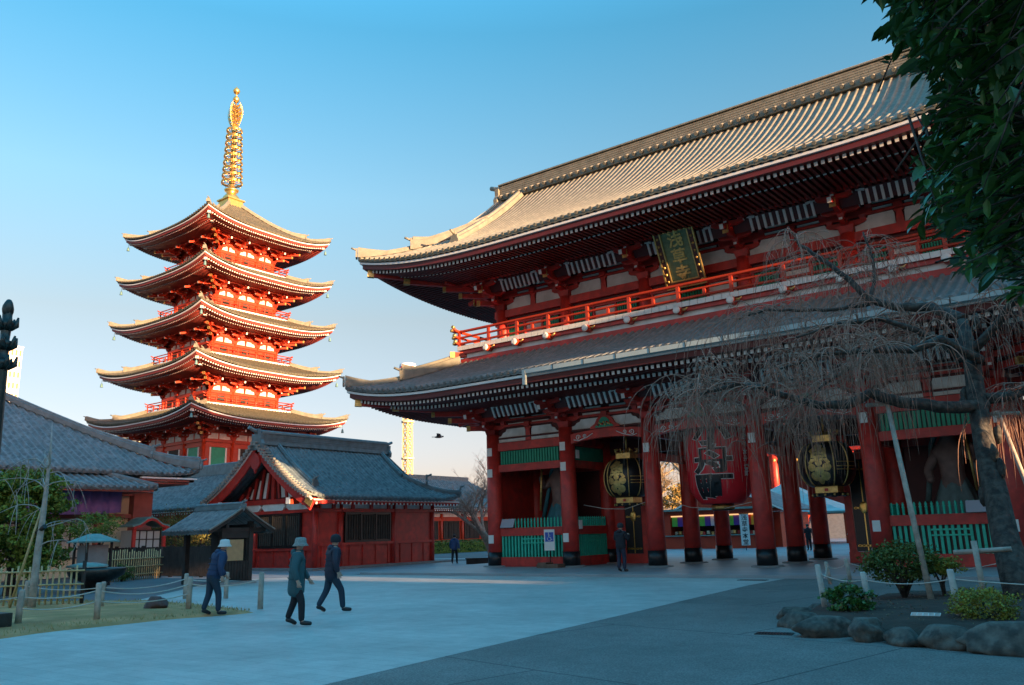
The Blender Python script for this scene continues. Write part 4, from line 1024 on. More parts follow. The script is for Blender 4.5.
def signboard(label,p,rz,w,h,zb,face,posts=True,kind='sign_board',cat='sign board',grid=None):
    t=thing(kind,label,cat,p,rz); q=MB(); q.box(-w/2,w/2,-.02,.02,zb,zb+h); pn=q.build('panel',face,t)
    if posts:
        for sx in (-1,1):
            q=MB(); q.box(sx*w/2-.05,sx*w/2+.05,-.05,.05,0,zb+h+.06); q.build('post',DARKW,t)
    if grid:
        q=MB(); rnd=random.Random(int(p[0]*10))
        for i in range(grid[0]):
            for j in range(grid[1]):
                x0=-w/2+.08+i*(w-.16)/grid[0]; z0=zb+.08+j*(h-.16)/grid[1]
                q.box(x0,x0+(w-.16)/grid[0]*.8,-.035,-.025,z0,z0+(h-.16)/grid[1]*.75,(i+j)%2)
        q.build('pasted_notices',[mat('notice_yellow',(.55,.5,.2),.7,0,.2,4),mat('notice_green',(.2,.35,.25),.7,0,.2,4)],pn)
    return t
signboard('white map board on dark posts left of the gate, left one of three boards',(-25.8,20.0,0),R(50),1.5,1.1,.9,mat('map_paper',(.55,.6,.62),.6,0,.2,5,col2=(.25,.4,.42),mscale=7))
signboard('dark framed board with yellow notices, middle one of three boards left of the gate',(-23.9,20.9,0),R(50),1.5,1.1,.9,DARKW,grid=(3,2))
signboard('dark framed board with yellow notices nearest the gate corner column',(-22.2,21.8,0),R(50),1.3,1.1,.9,DARKW,grid=(3,2))
signboard('small pale upright placard standing on the paving left of the gate',(-18.5,11.0,0),R(45),.5,.8,.5,mat('grey_board',(.4,.42,.42),.6),posts=True)
q=MB(); q.cb((0,0,.14),(1.3,.7,.28)); q.cb((0,0,.30),(1.4,.8,.05)); o=q.build('dark_low_platform',DARKW); o.location=(-16.0,5.2,0); o.rotation_euler=(0,0,R(40)); tag(o,'dark low wooden platform lying on the paving left of the gate corner','platform')
# main hall beyond
mh=thing('main_hall','huge red main temple hall far behind the gate seen through its passages','temple hall',(-12,88,0))
q=MB(); q.box(-19,19,-12,12,0,3.2); q.build('stone_podium',STONE,mh)
q=MB(); q.box(-17,17,-9,10,3.2,14); q.build('wall',DRED,mh)
for k in range(8):
    q=MB(); q.cyl((-17+k*34/7,-10.6,3.2),(-17+k*34/7,-10.6,13),.55,n=16); q.build('column',RED,mh)
q=MB(); q.box(-18,18,-11.1,-10.2,10.6,11.8); q.box(-18,18,-11.0,-10.3,12.4,13); q.build('lintel',RED,mh)
q=MB(); q.box(-17.5,17.5,-10.6,-10.5,11.8,12.4); q.build('plaster_band',WHITE,mh)
q=MB(); roof_slope(q,lambda s,t,z:(s,-17+t,z),25,17,lambda s:min(17,max(0.02,25-abs(s))),lambda s,t:13.5+.55*t+.018*t*t+lift(25-abs(s),1.2,8)*max(0,1-t/6),.6,14); q.build('roof',BTILE,mh)
q=MB()
for k in range(16): q.box(-7,7,-12-.34*(16-k),-11.9,.2*k,.2*(k+1)-.002)
q.build('stairs',STONE,mh)
for sx in (-7.3,7.3):
    q=MB(); q.beam((sx,-17.6,.9),(sx,-12,4.0),.18,.2); q.beam((sx,-17.6,.5),(sx,-12,3.6),.1,.1)
    for k in range(6): q.box(sx-.08,sx+.08,-17.5+k*1.05,-17.34+k*1.05,.0+k*.55,1.1+k*.56)
    q.build('stair_rail',BRED,mh)
q=MB()
for k in range(9): q.blob((-12+k*3,-10.9,10.0),.28,(1,1,1.2),k,.05,10,8)
q.build('hanging_lanterns',mat('gilt_far',(.6,.4,.12),.4,.5),mh)
def canopy(label,c,hx,hy,ze,za,m,group=None):
    t=thing('canopy_tent',label,'canopy',c)
    q=MB(); n=6
    for sx,sy in ((0,-1),(1,0),(0,1),(-1,0)):
        prev=None
        for k in range(n+1):
            u=k/n; f=(1-u); z=ze+(za-ze)*(u**1.35)
            if sx==0: a=(-hx*f,sy*hy*f,z); b=(hx*f,sy*hy*f,z)
            else: a=(sx*hx*f,-hy*f,z); b=(sx*hx*f,hy*f,z)
            if prev: q.quad(prev[0],prev[1],b,a)
            prev=(a,b)
    q.build('canopy_roof',m,t); q=MB()
    q.box(-hx,hx,-hy-.02,-hy+.04,ze-.16,ze);q.box(-hx,hx,hy-.04,hy+.02,ze-.16,ze);q.box(-hx-.02,-hx+.04,-hy,hy,ze-.163,ze);q.box(hx-.04,hx+.02,-hy,hy,ze-.163,ze); q.build('eave_trim',COPPER,t)
    for x in (-hx+.4,-hx/3,hx/3,hx-.4):
        for y in (-hy+.4,hy-.4):
            q=MB(); q.box(x-.11,x+.11,y-.11,y+.11,0,ze); q.build('post',BRED,t)
    return t
VERD=mat('pale_verdigris',(.36,.46,.45),.6,0,.12,1.5)
canopy('pale green roofed pavilion with red posts seen through the right gate passages',(-12.2,46,0),6.4,4.2,2.7,5.6,VERD)
def stall(label,c,L,cloth=True):
    t=thing('market_stall',label,'stall',c)
    q=MB(); q.box(-L/2,L/2,-.5,1.5,0,1.0); q.box(-L/2,-L/2+.6,-.5,1.5,1,2.9); q.box(L/2-.3,L/2,-.5,1.5,1,2.9); q.box(-L/2,L/2,-.6,-.4,2.65,2.95); q.build('counter',BRED,t)
    q=MB(); q.box(-L/2,L/2,1.3,1.5,1,2.7); q.build('back_wall',DARKW,t)
    q=MB(); q.box(-L/2-.2,L/2+.2,-.75,-.3,.98,1.06); q.build('counter_top',COPPER,t)
    q=MB(); q.box(-L/2-.6,L/2+.6,-1.4,1.9,2.95,3.1); q.build('roof',COPPER,t)
    if cloth:
        cols=[(.1,.5,.08),(.10,.05,.35),(.6,.6,.65),(.6,.02,.02),(.75,.4,.03)]; n=15
        ms=[mat('curtain_colour_'+w,c_,.8,0,.05,3) for w,c_ in zip(('green','violet','white','red','orange'),cols)]
        q=MB()
        for k in range(n):
            x=-L/2+.7+k*(L-1.1)/n; q.box(x,x+(L-1.1)/n,-.40+.03*(k%2),-.37+.03*(k%2),1.75,2.55,k%5)
        q.build('five_colour_curtain',ms,t)
    em=bpy.data.materials.get('stall_lamp')
    if not em:
        em=bpy.data.materials.new('stall_lamp'); em.use_nodes=True; b_=em.node_tree.nodes['Principled BSDF']; b_.inputs['Emission Color'].default_value=(1,.42,.12,1); b_.inputs['Emission Strength'].default_value=STALL_E
    q=MB(); q.box(-L/2+.7,L/2-.4,-.55,-.45,2.5,2.6); q.build('strip_lamp',em,t)
    rnd=random.Random(5); q=MB()
    for k in range(int(L*3)): q.cb((-L/2+.8+k/3.2,.1+rnd.uniform(-.2,.2),1.16+rnd.uniform(0,.1)),(.22,.2,.25),k%3)
    q.build('goods',[CREAM,OGOLD,RED],t)
    return t
STALL_E=.22
stall('red stall counter with five colour curtain seen left of the red lantern',(-13.4,31.6,0),8.2)
gs=thing('gabled_stall','red gabled shop roof with white edge glimpsed between the left lantern and the red lantern','shop',(-12.8,36.2,0),PI/2*3)
q=MB()
for sy in (-1,1): q.quad((-4,sy*4.9,2.75),(4,sy*4.9,2.75),(4,0,4.9),(-4,0,4.9))
o=q.build('roof',BTILE,gs); o.modifiers.new('t','SOLIDIFY').thickness=.15
q=MB(); q.prism([(-4.8,2.7),(4.8,2.7),(0,4.8)],lambda s,z:(3.8,s,z),lambda s,z:(3.6,s,z)); q.box(-3.8,3.0,-4.2,4.2,0,2.7); q.build('wall',BRED,gs)
q=MB(); q.beam((4.02,-5.0,2.75),(4.02,0,4.98),.06,.14); q.beam((4.02,5.0,2.75),(4.02,0,4.98),.06,.14); q.build('white_edge',WPAINT,gs)
def banner(label,p,rz,w,h,zb,txt,size):
    t=thing('banner_sign',label,'banner',p,rz); q=MB(); q.box(-w/2,w/2,-.015,.015,zb,zb+h); q.build('cloth',WPAINT,t)
    q=MB(); q.box(-w/2-.03,w/2+.03,-.03,.03,zb+h,zb+h+.05); q.cyl((0,.04,0),(0,.04,zb+h),.025,n=6); q.build('pole',DARKW,t)
    bm_obj(glyphs(txt,size,.004,0,1.02),'lettering',BLACK,t,(0,-.02,zb+h/2)); return t
banner('white vertical banner with black characters standing in front of the stalls',(-8.3,25,0),R(28),.6,2.1,.35,'浅草寺本堂',.40)
banner('white vertical banner with black characters hung on the main hall column',(-7.0,60,0),R(15),1.0,3.4,1.6,'本堂',.95)
# tower
tw=thing('observation_tower','slim golden lattice tower with round white drum on top far beyond the halls','tower',(-160,150,0))
q=MB()
for sx in (-1,1):
    for sy in (-1,1): q.beam((sx*1.1,sy*1.1,0),(sx*.9,sy*.9,50),.35,.35)
for k in range(20):
    z=k*2.5
    for (a,b) in (((-1,-1),(1,-1)),((1,-1),(1,1)),((1,1),(-1,1)),((-1,1),(-1,-1))):
        q.beam((a[0],a[1],z),(b[0],b[1],z+2.5),.16,.16); q.beam((a[0],a[1],z+2.5),(b[0],b[1],z),.16,.16); q.beam((a[0]*1.05,a[1]*1.05,z),(b[0]*1.05,b[1]*1.05,z),.22,.22)
q.build('lattice',mat('tower_yellow',(.75,.55,.2),.5,0,.1,1),tw)
for z,r in ((12,1.9),(24,1.9),(35,1.9),(47.5,2.2)):
    q=MB(); q.lathe((0,0,z),[(.8,0),(r,0),(r,.5),(.8,.5)],16,sm=False); q.build('gallery',mat('tower_pale',(.7,.6,.4),.5),tw)
q=MB(); q.lathe((0,0,49.5),[(0,0),(2.4,.2),(2.55,.5),(2.55,3.2),(2.3,3.6),(0,3.9)],24); q.build('drum',WPAINT,tw)
q=MB()
for i,a in enumerate((-1.5,-1.15,-.8,-.45,-.1,-1.9)):
    q.box(-.45,.45,-.02,.02,-.8,.8,i%2); n0=len(q.v)-8
    q.xf(Matrix.Translation((2.6*math.cos(a),2.6*math.sin(a),51.3))@Matrix.Rotation(a+PI/2,4,'Z'),n0)
q.build('coloured_panels',[BRED,mat('sign_blue',(.05,.1,.4),.5)],tw)
def block(label,c,d,m,floors,nx,ny,name='apartment_block',cat='building',group=None,win=GLASS,roofm=None):
    t=thing(name,label,cat,c,0,group); q=MB(); q.box(-d[0]/2,d[0]/2,-d[1]/2,d[1]/2,0,d[2]); q.build('wall',m,t)
    q=MB(); q.box(-d[0]/2-.2,d[0]/2+.2,-d[1]/2-.2,d[1]/2+.2,d[2],d[2]+.5); q.build('parapet',roofm or m,t)
    fh_=d[2]/floors; wm=MB(); wm.cb((0,0,0),(d[0]/nx*.5,.12,fh_*.5)); wx=wm.mesh('window',win)
    wm=MB(); wm.cb((0,0,0),(.12,d[1]/ny*.5,fh_*.5)); wy=wm.mesh('window',win)
    for f in range(floors):
        for i in range(nx): inst(wx,'window',t,(-d[0]/2+d[0]*(i+.5)/nx,-d[1]/2-.03,fh_*(f+.5)))
        for i in range(ny):
            for sx in (-1,1): inst(wy,'window',t,(sx*(d[0]/2+.03),-d[1]/2+d[1]*(i+.5)/ny,fh_*(f+.5)))
    return t
block('white high rise block far away at the left edge above the tiled roof',(-291,88.2,0),(12,6.4,68),WPAINT,18,3,5,win=mat('tan_glass',(.35,.25,.12),.3))
block('pale beige building peeping between left hall roof and pagoda base',(-112,38,0),(16,8,17),CREAM,5,4,2)
CAM_R=(0.800839, 0.598246, -0.027536);CAM_U=(0.155642, -0.16351, 0.974187);CAM_F=(-0.578301, 0.784453, 0.224057)
SUN_E=2.9; SKY_S=.12; EXPO=2.6; SKY_EL=R(5); AIR=1.0; DUST=1.; OZ=5.0
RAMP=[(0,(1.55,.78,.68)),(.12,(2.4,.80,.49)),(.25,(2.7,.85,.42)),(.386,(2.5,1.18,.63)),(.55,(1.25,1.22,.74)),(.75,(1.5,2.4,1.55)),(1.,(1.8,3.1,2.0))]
# ------------------------------------------------------------ off-frame neighbours to the east (they cast the morning shade)
SD=R(7.0); EL=R(5.0)
def neigh(label,y0,y1,z,x0=32.,w=10.,m=CREAM):
    block(label,(x0+w/2,(y0+y1)/2,0),(w,y1-y0,z),m,max(1,int(z/3.4)),3,max(1,int((y1-y0)/3)),'shop_building','building','buildings east of the temple court')
neigh('cream shop building directly east of the gate',-8.7,-4.4,13.1)
neigh('slightly taller cream building east of the gate',-4.4,-.8,15.2)
neigh('unseen low cream building sized for the sun gap east of the gate',-12.2,-8.7,6.7)  # this and the next three: unseen, heights set to shape the sun strips
neigh('unseen low grey block sized for the sun strip on the paving',-14.5,-12.2,2.5,m=STONE)
neigh('unseen very low block added for the narrow sun strip',-15.0,-14.5,1.5)
neigh('unseen low block added for the sun slot onto the cherry',-17.2,-15.0,3.6)
neigh('large cream building south east of the court',-60,-17.2,19.)
neigh('tall building north east of the gate',-.8,45,20.4,m=STONE)
for lb,c,d in (('added unseen block capping the sun slot above the low blocks',(37,-14.7,6.1),(9.8,4.96,7.8)),('added unseen block closing the top of the sun gap east of the gate',(37,-9.8,12.2),(9.8,2.16,.9)),('added unseen block narrowing the sun gap toward the clipped bush',(37,-11.54,9.3),(9.8,1.28,4.2))):  # floating off-frame blocks, added only to trim the sun gaps
    t=thing('sun_slot_block',lb,'building',c,0,'buildings east of the temple court'); q=MB(); q.box(-d[0]/2,d[0]/2,-d[1]/2,d[1]/2,0,d[2]); q.build('wall',CREAM,t); q=MB(); q.box(-d[0]/2-.05,-d[0]/2,-d[1]*.3,d[1]*.3,d[2]*.3,d[2]*.7); q.build('window',GLASS,t)
# ------------------------------------------------------------ GROUND
def ground_mat(name,c1,c2,scale,bw,bh,rough=.6,mort=.01,rot=0,mc=None,sq=1.,speck=0,ml=.9):
    m=bpy.data.materials.new(name); m.use_nodes=True; nt=m.node_tree;N=nt.nodes;L=nt.links;b=N['Principled BSDF']
    tc=N.new('ShaderNodeTexCoord'); mp=N.new('ShaderNodeMapping'); mp.inputs['Rotation'].default_value=(0,0,rot); L.new(tc.outputs['Object'],mp.inputs[0])
    br=N.new('ShaderNodeTexBrick'); br.inputs['Scale'].default_value=1; br.inputs['Brick Width'].default_value=bw; br.inputs['Row Height'].default_value=bh; br.inputs['Mortar Size'].default_value=mort; br.offset=.5
    br.inputs['Color1'].default_value=(*c1,1); br.inputs['Color2'].default_value=(*c2,1); br.inputs['Mortar'].default_value=(*(mc or tuple(x*.5 for x in c1)),1); L.new(mp.outputs[0],br.inputs['Vector'])
    n=N.new('ShaderNodeTexNoise'); n.inputs['Scale'].default_value=.35; n.inputs['Detail'].default_value=8; n.inputs['Roughness'].default_value=.65; L.new(tc.outputs['Object'],n.inputs['Vector'])
    mr=N.new('ShaderNodeMapRange'); mr.inputs[1].default_value=.3;mr.inputs[2].default_value=.7;mr.inputs[3].default_value=.80;mr.inputs[4].default_value=1.2; L.new(n.outputs['Fac'],mr.inputs[0])
    n4=N.new('ShaderNodeTexNoise'); n4.inputs['Scale'].default_value=2.3; n4.inputs['Detail'].default_value=6; n4.inputs['Roughness'].default_value=.7; L.new(tc.outputs['Object'],n4.inputs['Vector'])
    m4=N.new('ShaderNodeMapRange'); m4.inputs[1].default_value=.35;m4.inputs[2].default_value=.7;m4.inputs[3].default_value=.88;m4.inputs[4].default_value=1.1; L.new(n4.outputs['Fac'],m4.inputs[0])
    n2=N.new('ShaderNodeTexNoise'); n2.inputs['Scale'].default_value=45; n2.inputs['Detail'].default_value=3; L.new(tc.outputs['Object'],n2.inputs['Vector'])
    m2=N.new('ShaderNodeMapRange'); m2.inputs[1].default_value=.3;m2.inputs[2].default_value=.7;m2.inputs[3].default_value=1-speck;m2.inputs[4].default_value=1+speck; L.new(n2.outputs['Fac'],m2.inputs[0])
    mu=N.new('ShaderNodeMath');mu.operation='MULTIPLY';L.new(mr.outputs[0],mu.inputs[0]);L.new(m2.outputs[0],mu.inputs[1])
    mv=N.new('ShaderNodeMath');mv.operation='MULTIPLY';L.new(mu.outputs[0],mv.inputs[0]);L.new(m4.outputs[0],mv.inputs[1])
    hs=N.new('ShaderNodeHueSaturation');L.new(mv.outputs[0],hs.inputs['Value']);L.new(br.outputs['Color'],hs.inputs['Color']);L.new(hs.outputs[0],b.inputs['Base Color'])
    b.inputs['Roughness'].default_value=rough
    bp=N.new('ShaderNodeBump');bp.inputs['Strength'].default_value=.25;bp.inputs['Distance'].default_value=.01;L.new(n2.outputs['Fac'],bp.inputs['Height']);L.new(bp.outputs[0],b.inputs['Normal'])
    return m
def sheet(name,poly,z,m):
    q=MB(); n=len(poly); q.v=[(x,y,z) for x,y in poly]; q.face(range(n)); return struct(q.build(name,m))
g=ground_mat('worn_asphalt',(.13,.13,.13),(.12,.12,.125),1,6,4,.7,.02,0,(.10,.10,.10),speck=.15)
sheet('ground',[(-700,-300),(500,-300),(500,900),(-700,900)],0,g)
lp=ground_mat('light_granite_paving',(.49,.465,.43),(.45,.435,.40),1,1.2,.3,.66,.007,0,(.34,.335,.32),speck=.08)
sheet('stone_path',[(6.4,-60),(6.3,-25),(4.8,-8.4),(4.8,-5.4),(-14.4,-5.4),(-18,-9.5),(-9,-19),(-3,-25),(-1,-60)],.004,lp)
ag=ground_mat('washed_aggregate_paving',(.19,.175,.16),(.175,.165,.15),1,5.0,4.2,.75,.018,R(12),(.06,.06,.06),speck=.45)
sheet('aggregate_paving',[(6.42,-60),(6.32,-25),(4.82,-8.4),(4.82,-5.42),(40,-5.42),(40,-60)],.006,ag)
cp=ground_mat('court_paving',(.33,.34,.35),(.30,.31,.32),1,1.2,.6,.5,.012,0,speck=.08)
sheet('inner_court_paving',[(-24,12.3),(14,12.3),(14,75),(-24,75)],.008,cp)
sheet('side_path',[(-33,-9.2),(-18.2,-9.2),(-14.6,-5.5),(-14.6,12),(-20.3,12),(-20.3,-2.9),(-33,-2.9)],.004,cp)
q=MB(); q.box(-60,-14.6,12.6,13.0,.0,.02); struct(q.build('pale_line',WPAINT))
IRON=mat('drain_iron',(.06,.05,.045),.6,.4,.3,8)
for (x,y,w_,d_,rz_,lb) in ((9.2,-18.75,.55,.28,R(10),'small rusty drain cover set in the dark paving beside the corner boulders'),(4.1,-6.3,.9,.3,0,'long dark drain grate in the paving in front of the gate platform')):
    t=thing('drain_cover',lb,'drain cover',(x,y,.012),rz_); q=MB(); q.box(-w_/2,w_/2,-d_/2,d_/2,-.01,.004); q.build('frame',IRON,t); q=MB(); n_=int(w_/.05)
    for k in range(n_): q.box(-w_/2+.03+k*(w_-.06)/n_,-w_/2+.03+(k+.5)*(w_-.06)/n_,-d_/2+.03,d_/2-.03,.004,.010)
    q.build('slots',BLACK,t)
# grassy island at left
isl=[(-2.6,-19.4),(-3.2,-22.3),(-2.8,-25.5),(-8,-30),(-16,-26),(-13,-20),(-9,-18.2),(-5,-18.8)]
q=MB(); c=(-6.5,-22.5)
rings=[(1.0,.0),(.97,.05),(.7,.09),(.35,.12)]
for f,z in rings:
    for i in range(len(isl)*6):
        a=isl[i//6];b=isl[(i//6+1)%len(isl)];u=(i%6)/6; x=a[0]+(b[0]-a[0])*u;y=a[1]+(b[1]-a[1])*u
        x=c[0]+(x-c[0])*f+ (.12*math.sin(i*1.3) if f>.9 else 0); y=c[1]+(y-c[1])*f; q.v.append((x,y,z))
n=len(isl)*6
for k in range(3):
    for i in range(n): q.face((k*n+i,k*n+(i+1)%n,(k+1)*n+(i+1)%n,(k+1)*n+i),0,True)
q.face([3*n+i for i in range(n)]); struct(q.build('grass_island',GRASS))
rnd=random.Random(3); q=MB()
for i in range(9000):
    x=rnd.uniform(-15,-2.6);y=rnd.uniform(-26,-18.4)
    # inside polygon test
    ins=False;j=len(isl)-1
    for k in range(len(isl)):
        xi,yi=isl[k];xj,yj=isl[j]
        if (yi>y)!=(yj>y) and x<(xj-xi)*(y-yi)/(yj-yi)+xi: ins=not ins
        j=k
    if not ins: continue
    h=rnd.uniform(.02,.07);a=rnd.uniform(0,6.28);w=.012; dx,dy=math.cos(a)*w,math.sin(a)*w
    n0=len(q.v); q.v+=[(x-dx,y-dy,.04),(x+dx,y+dy,.04),(x+rnd.uniform(-.03,.03),y+rnd.uniform(-.03,.03),.06+h)]; q.face((n0,n0+1,n0+2))
struct(q.build('grass_tufts',mat('straw_blade',(.38,.28,.11),.9,0,.3,3)),'stuff')
# ------------------------------------------------------------ island furniture
rp=[(-4.6,-23.6,.72,.05),(-4.0,-22.3,.78,-.04),(-7.3,-20.5,.66,.08),(-4.35,-19.95,.76,.02),(-8.2,-17.6,.70,0),(-7.0,-17.1,.72,0),(-2.85,-19.05,.84,0),(-9.8,-21.2,.7,.03)]
rlab=['leaning grey rope post nearest the bottom left corner','sturdy grey rope post at the front of the grass, two ropes tied to it','pale leaning rope post behind the thin bare tree','grey rope post right beside the person in white hat','grey rope post between the bamboo fence and the notice shelter','rope post directly in front of the notice shelter','isolated dark rope post between white hat person and bucket hat person','leaning grey rope post against the long bamboo fence']
pposts=[]
for (x,y,h,tl),lb in zip(rp,rlab):
    q=MB(); q.tube([(0,0,0),(tl*h*.5,0,h*.5),(tl*h,.01,h-.03),(tl*h,.01,h)],[.065,.062,.06,.045],10); o=q.build('rope_post',WOODG); o.location=(x,y,.04); tag(o,lb,'rope post','rope posts around the grass island'); pposts.append(Vector((x+tl*h*.85,y,h*.85)))
def rope(a,b,sag,label,r=.014,grp='ropes around the grass island',m=None):
    q=MB(); P=[]
    for k in range(13):
        u=k/12; p=a.lerp(b,u); p.z-=sag*4*u*(1-u); P.append(p)
    q.tube(P,r,6); o=q.build('rope',m or ROPE); tag(o,label,'rope',grp)
lo=Vector((0,0,-.22))
rope(pposts[0],Vector((-6.6,-25.6,.5)),.06,'rope running out of frame at the left from the nearest leaning post')
rope(pposts[1],pposts[0],.08,'upper rope between leaning post and sturdy front post'); rope(pposts[1]+lo,pposts[0]+lo,.08,'lower rope between leaning post and sturdy front post')
rope(pposts[1],pposts[3],.14,'upper rope between the sturdy front post and the post beside white hat person'); rope(pposts[1]+lo,pposts[3]+lo,.1,'lower rope between the sturdy front post and the post beside white hat person')
rope(pposts[3],pposts[6],.10,'rope behind the legs of white hat person'); rope(pposts[2],pposts[4],.12,'rope in front of the short bamboo fence'); rope(pposts[2],pposts[7],.08,'rope in front of the long bamboo fence')
rope(pposts[4],pposts[5],.08,'short rope to the post before the notice shelter'); rope(pposts[5],pposts[3],.12,'rope slanting from shelter post to the post beside white hat person')
def rock(name,label,c,r,sc,seed,m=DSTONE,grp=None,rz=0,cat='rock'):
    q=MB(); q.blob((0,0,0),r,sc,seed,.26,30,20)
    for i,v in enumerate(q.v):
        x,y,z=v; k=1+.05*math.sin(x*23+seed)+.045*math.sin(y*31+z*17+seed)+.03*math.sin(z*41+x*13)
        x,y,z=x*k,y*k,z*k
        for pn in ((.8,.3,.5),(-.6,.5,.62),(.2,-.9,.4),(-.5,-.7,.5)):   # chipped faces
            L_=math.sqrt(sum(c*c for c in pn)); d=(x/sc[0]*pn[0]+y/sc[1]*pn[1]+z/sc[2]*pn[2])/L_-r*.80
            if d>0: x-=pn[0]/L_*d*.8*sc[0];y-=pn[1]/L_*d*.8*sc[1];z-=pn[2]/L_*d*.8*sc[2]
        z=max(z,-r*sc[2]*.55); z=min(z,r*sc[2]*.8); q.v[i]=(x,y,z)
    o=q.build(name,m); o.location=c;o.rotation_euler=(0,0,rz); return tag(o,label,cat,grp)
rock('dark_red_rock','dark reddish rock sitting on the dry grass island',(-5.3,-20.2,.18),.27,(1.2,.8,.85),5,mat('red_brown_rock',(.10,.06,.055),.85,0,.3,5,.6,10))
def bamboo_fence(label,a,b,h):
    a=Vector(a);b=Vector(b); t=thing('bamboo_fence',label,'bamboo fence',(a.x,a.y,0),math.atan2(b.y-a.y,b.x-a.x)); L=(b-a).length; q=MB(); rnd=random.Random(int(L*7)); n=int(L/.15)
    for k in range(n):
        x=k*L/n; hh=h+rnd.uniform(-.06,.08); q.tube([(x,0,0),(x+rnd.uniform(-.02,.02),0,hh)],[.028,.024],7)
        for z in (.3,.62,.9): q.tube([(x,0,z-.01),(x,0,z+.01)],.031,7)
    q.build('bamboo_canes',BAMBOO,t); q=MB()
    for z in (.25,.6,.95):
        if z<h: q.tube([(-.05,-.045,z),(L+.05,-.045,z)],.024,7)
    q.build('bamboo_rails',BAMBOO,t)
    for x in (0,L*.5,L): q=MB(); q.cyl((x,.05,0),(x,.05,h+.15),.05,n=9); q.build('post',DARKW,t)
bamboo_fence('long bamboo picket fence behind the thin bare tree at far left',(-15.5,-26.0),(-9.1,-20.1),1.05)
bamboo_fence('short bamboo picket fence with ivy in front of the dark board fence',(-22.6,-12.4),(-24.0,-8.9),1.3)
# foliage helpers
def leaf_cloud(q,c,r,sc,n,ls,seed,mi=0,shell=.55,wd=.35):
    rnd=random.Random(seed)
    cl=[Vector((rnd.gauss(0,1),rnd.gauss(0,1),rnd.gauss(0,1))).normalized()*rnd.uniform(shell,1) for _ in range(max(6,n//45))]
    for i in range(n):
        k=rnd.choice(cl); p=k+Vector((rnd.gauss(0,.13),rnd.gauss(0,.13),rnd.gauss(0,.12)))
        leaf(q,Vector((c[0]+p.x*r*sc[0],c[1]+p.y*r*sc[1],c[2]+p.z*r*sc[2])),rnd,ls*rnd.uniform(.6,1.2),mi,None,wd)
def bush(name,label,c,r,sc,n,ls,m,seed,stems=6,sz=.0,cat='shrub'):
    t=thing(name,label,cat,c); q=MB(); leaf_cloud(q,(0,0,sz+r*sc[2]),r,sc,n,ls,seed); q.build('foliage',m,t)
    q=MB(); rnd=random.Random(seed)
    for k in range(stems):
        a=rnd.uniform(0,6.28); e=Vector((math.cos(a)*r*sc[0]*.6,math.sin(a)*r*sc[1]*.6,sz+r*sc[2]*1.1)); q.tube([(0,0,0),(e.x*.3+rnd.uniform(-.05,.05),e.y*.3,e.z*.45),(e.x,e.y,e.z)],[.03,.022,.01],6)
    q.build('stems',BARK,t); return t
bush('ivy','low ivy leaves growing at the foot of the short bamboo fence',(-22.6,-11.6,0),.6,(.8,1.1,.65),900,.09,LEAF2,8)
bush('clipped_topiary','rounded clipped bush coloured gold as if sunlit behind the dark board fence and notice shelter',(-30.4,-4.2,.3),1.75,(1.0,1.0,.90),6500,.11,mat('gold_lit_leaf',(.16,.15,.03),.6,0,.3,6),9)  # golden sunlight is put into the leaf colour
# dense conifer at left
cf=thing('pruned_conifer','dense dark green pruned conifer at the left in front of the tiled hall','conifer',(-17.7,-18.3,0))
q=MB(); q.tube([(0,0,0),(.1,0,1),(0,.1,2.2),(.1,0,3.6)],[.2,.16,.12,.05],8)
for k in range(16):
    a=k*2.4; z=.9+k*.17; q.tube([(0,0,z),(math.cos(a)*.7,math.sin(a)*.7,z+.25),(math.cos(a)*1.3,math.sin(a)*1.3,z+.35)],[.06,.04,.015],6)
q.build('trunk',BARK,cf)
q=MB(); rnd=random.Random(17)
for k in range(30):
    a=k*2.4+rnd.uniform(-.3,.3); z=.9+3.2*((k%10)/10)+rnd.uniform(0,.3); rr=1.55*math.sqrt(max(.05,1-((z-2.2)/2.4)**2))*rnd.uniform(.55,.95)
    leaf_cloud(q,(math.cos(a)*rr,math.sin(a)*rr,z),.75,(1,1,.72),1000,.12,k,0,.15,.42)
q.build('crown',PINEL,cf)
# round pine behind basin
bush('pruned_pine','small rounded dark pine in front of the purple curtain',(-24.0,-12.3,0),1.15,(1.15,1.0,.55),3200,.09,PINEL,21,9,1.75,cat='pine')
# copper roofed lantern, basin
rl_=thing('roofed_lantern','small square lantern with copper green roof on slim posts beside the bronze basin','garden lantern',(-20.6,-14.0,0))
q=MB(); q.hexa([(-.72,-.72,1.75),(.72,-.72,1.75),(.72,.72,1.75),(-.72,.72,1.75),(-.16,-.16,2.05),(.16,-.16,2.05),(.16,.16,2.05),(-.16,.16,2.05)]); q.box(-.74,.74,-.74,.74,1.70,1.76); q.build('roof',COPPER,rl_)
for sx in (-1,1):
    for sy in (-1,1): q=MB(); q.box(sx*.5-.04,sx*.5+.04,sy*.5-.04,sy*.5+.04,0,1.7); q.build('post',DARKW,rl_)
q=MB(); q.box(-.42,.42,-.42,.42,.55,1.6); q.build('stone_tablet',STONE,rl_)
bs=thing('bronze_basin','wide dark bronze basin with copper green lid behind the rope posts','basin',(-16.3,-16.0,0))
q=MB(); q.lathe((0,0,0),[(0,.02),(.35,.02),(.38,.3),(.6,.38),(.9,.55),(.97,.75),(.92,.8),(.85,.78),(0,.6)],28); q.build('bowl',BRONZE,bs)
q=MB(); q.lathe((-.7,0,0),[(.7,.84),(.68,.9),(.3,.98),(0,1.0)],24); q.build('lid',COPPER,bs)
ws=thing('stone_wash_stand','grey stone stand with plain white notice low at the far left edge','stone stand',(-19.8,-20.0,0))
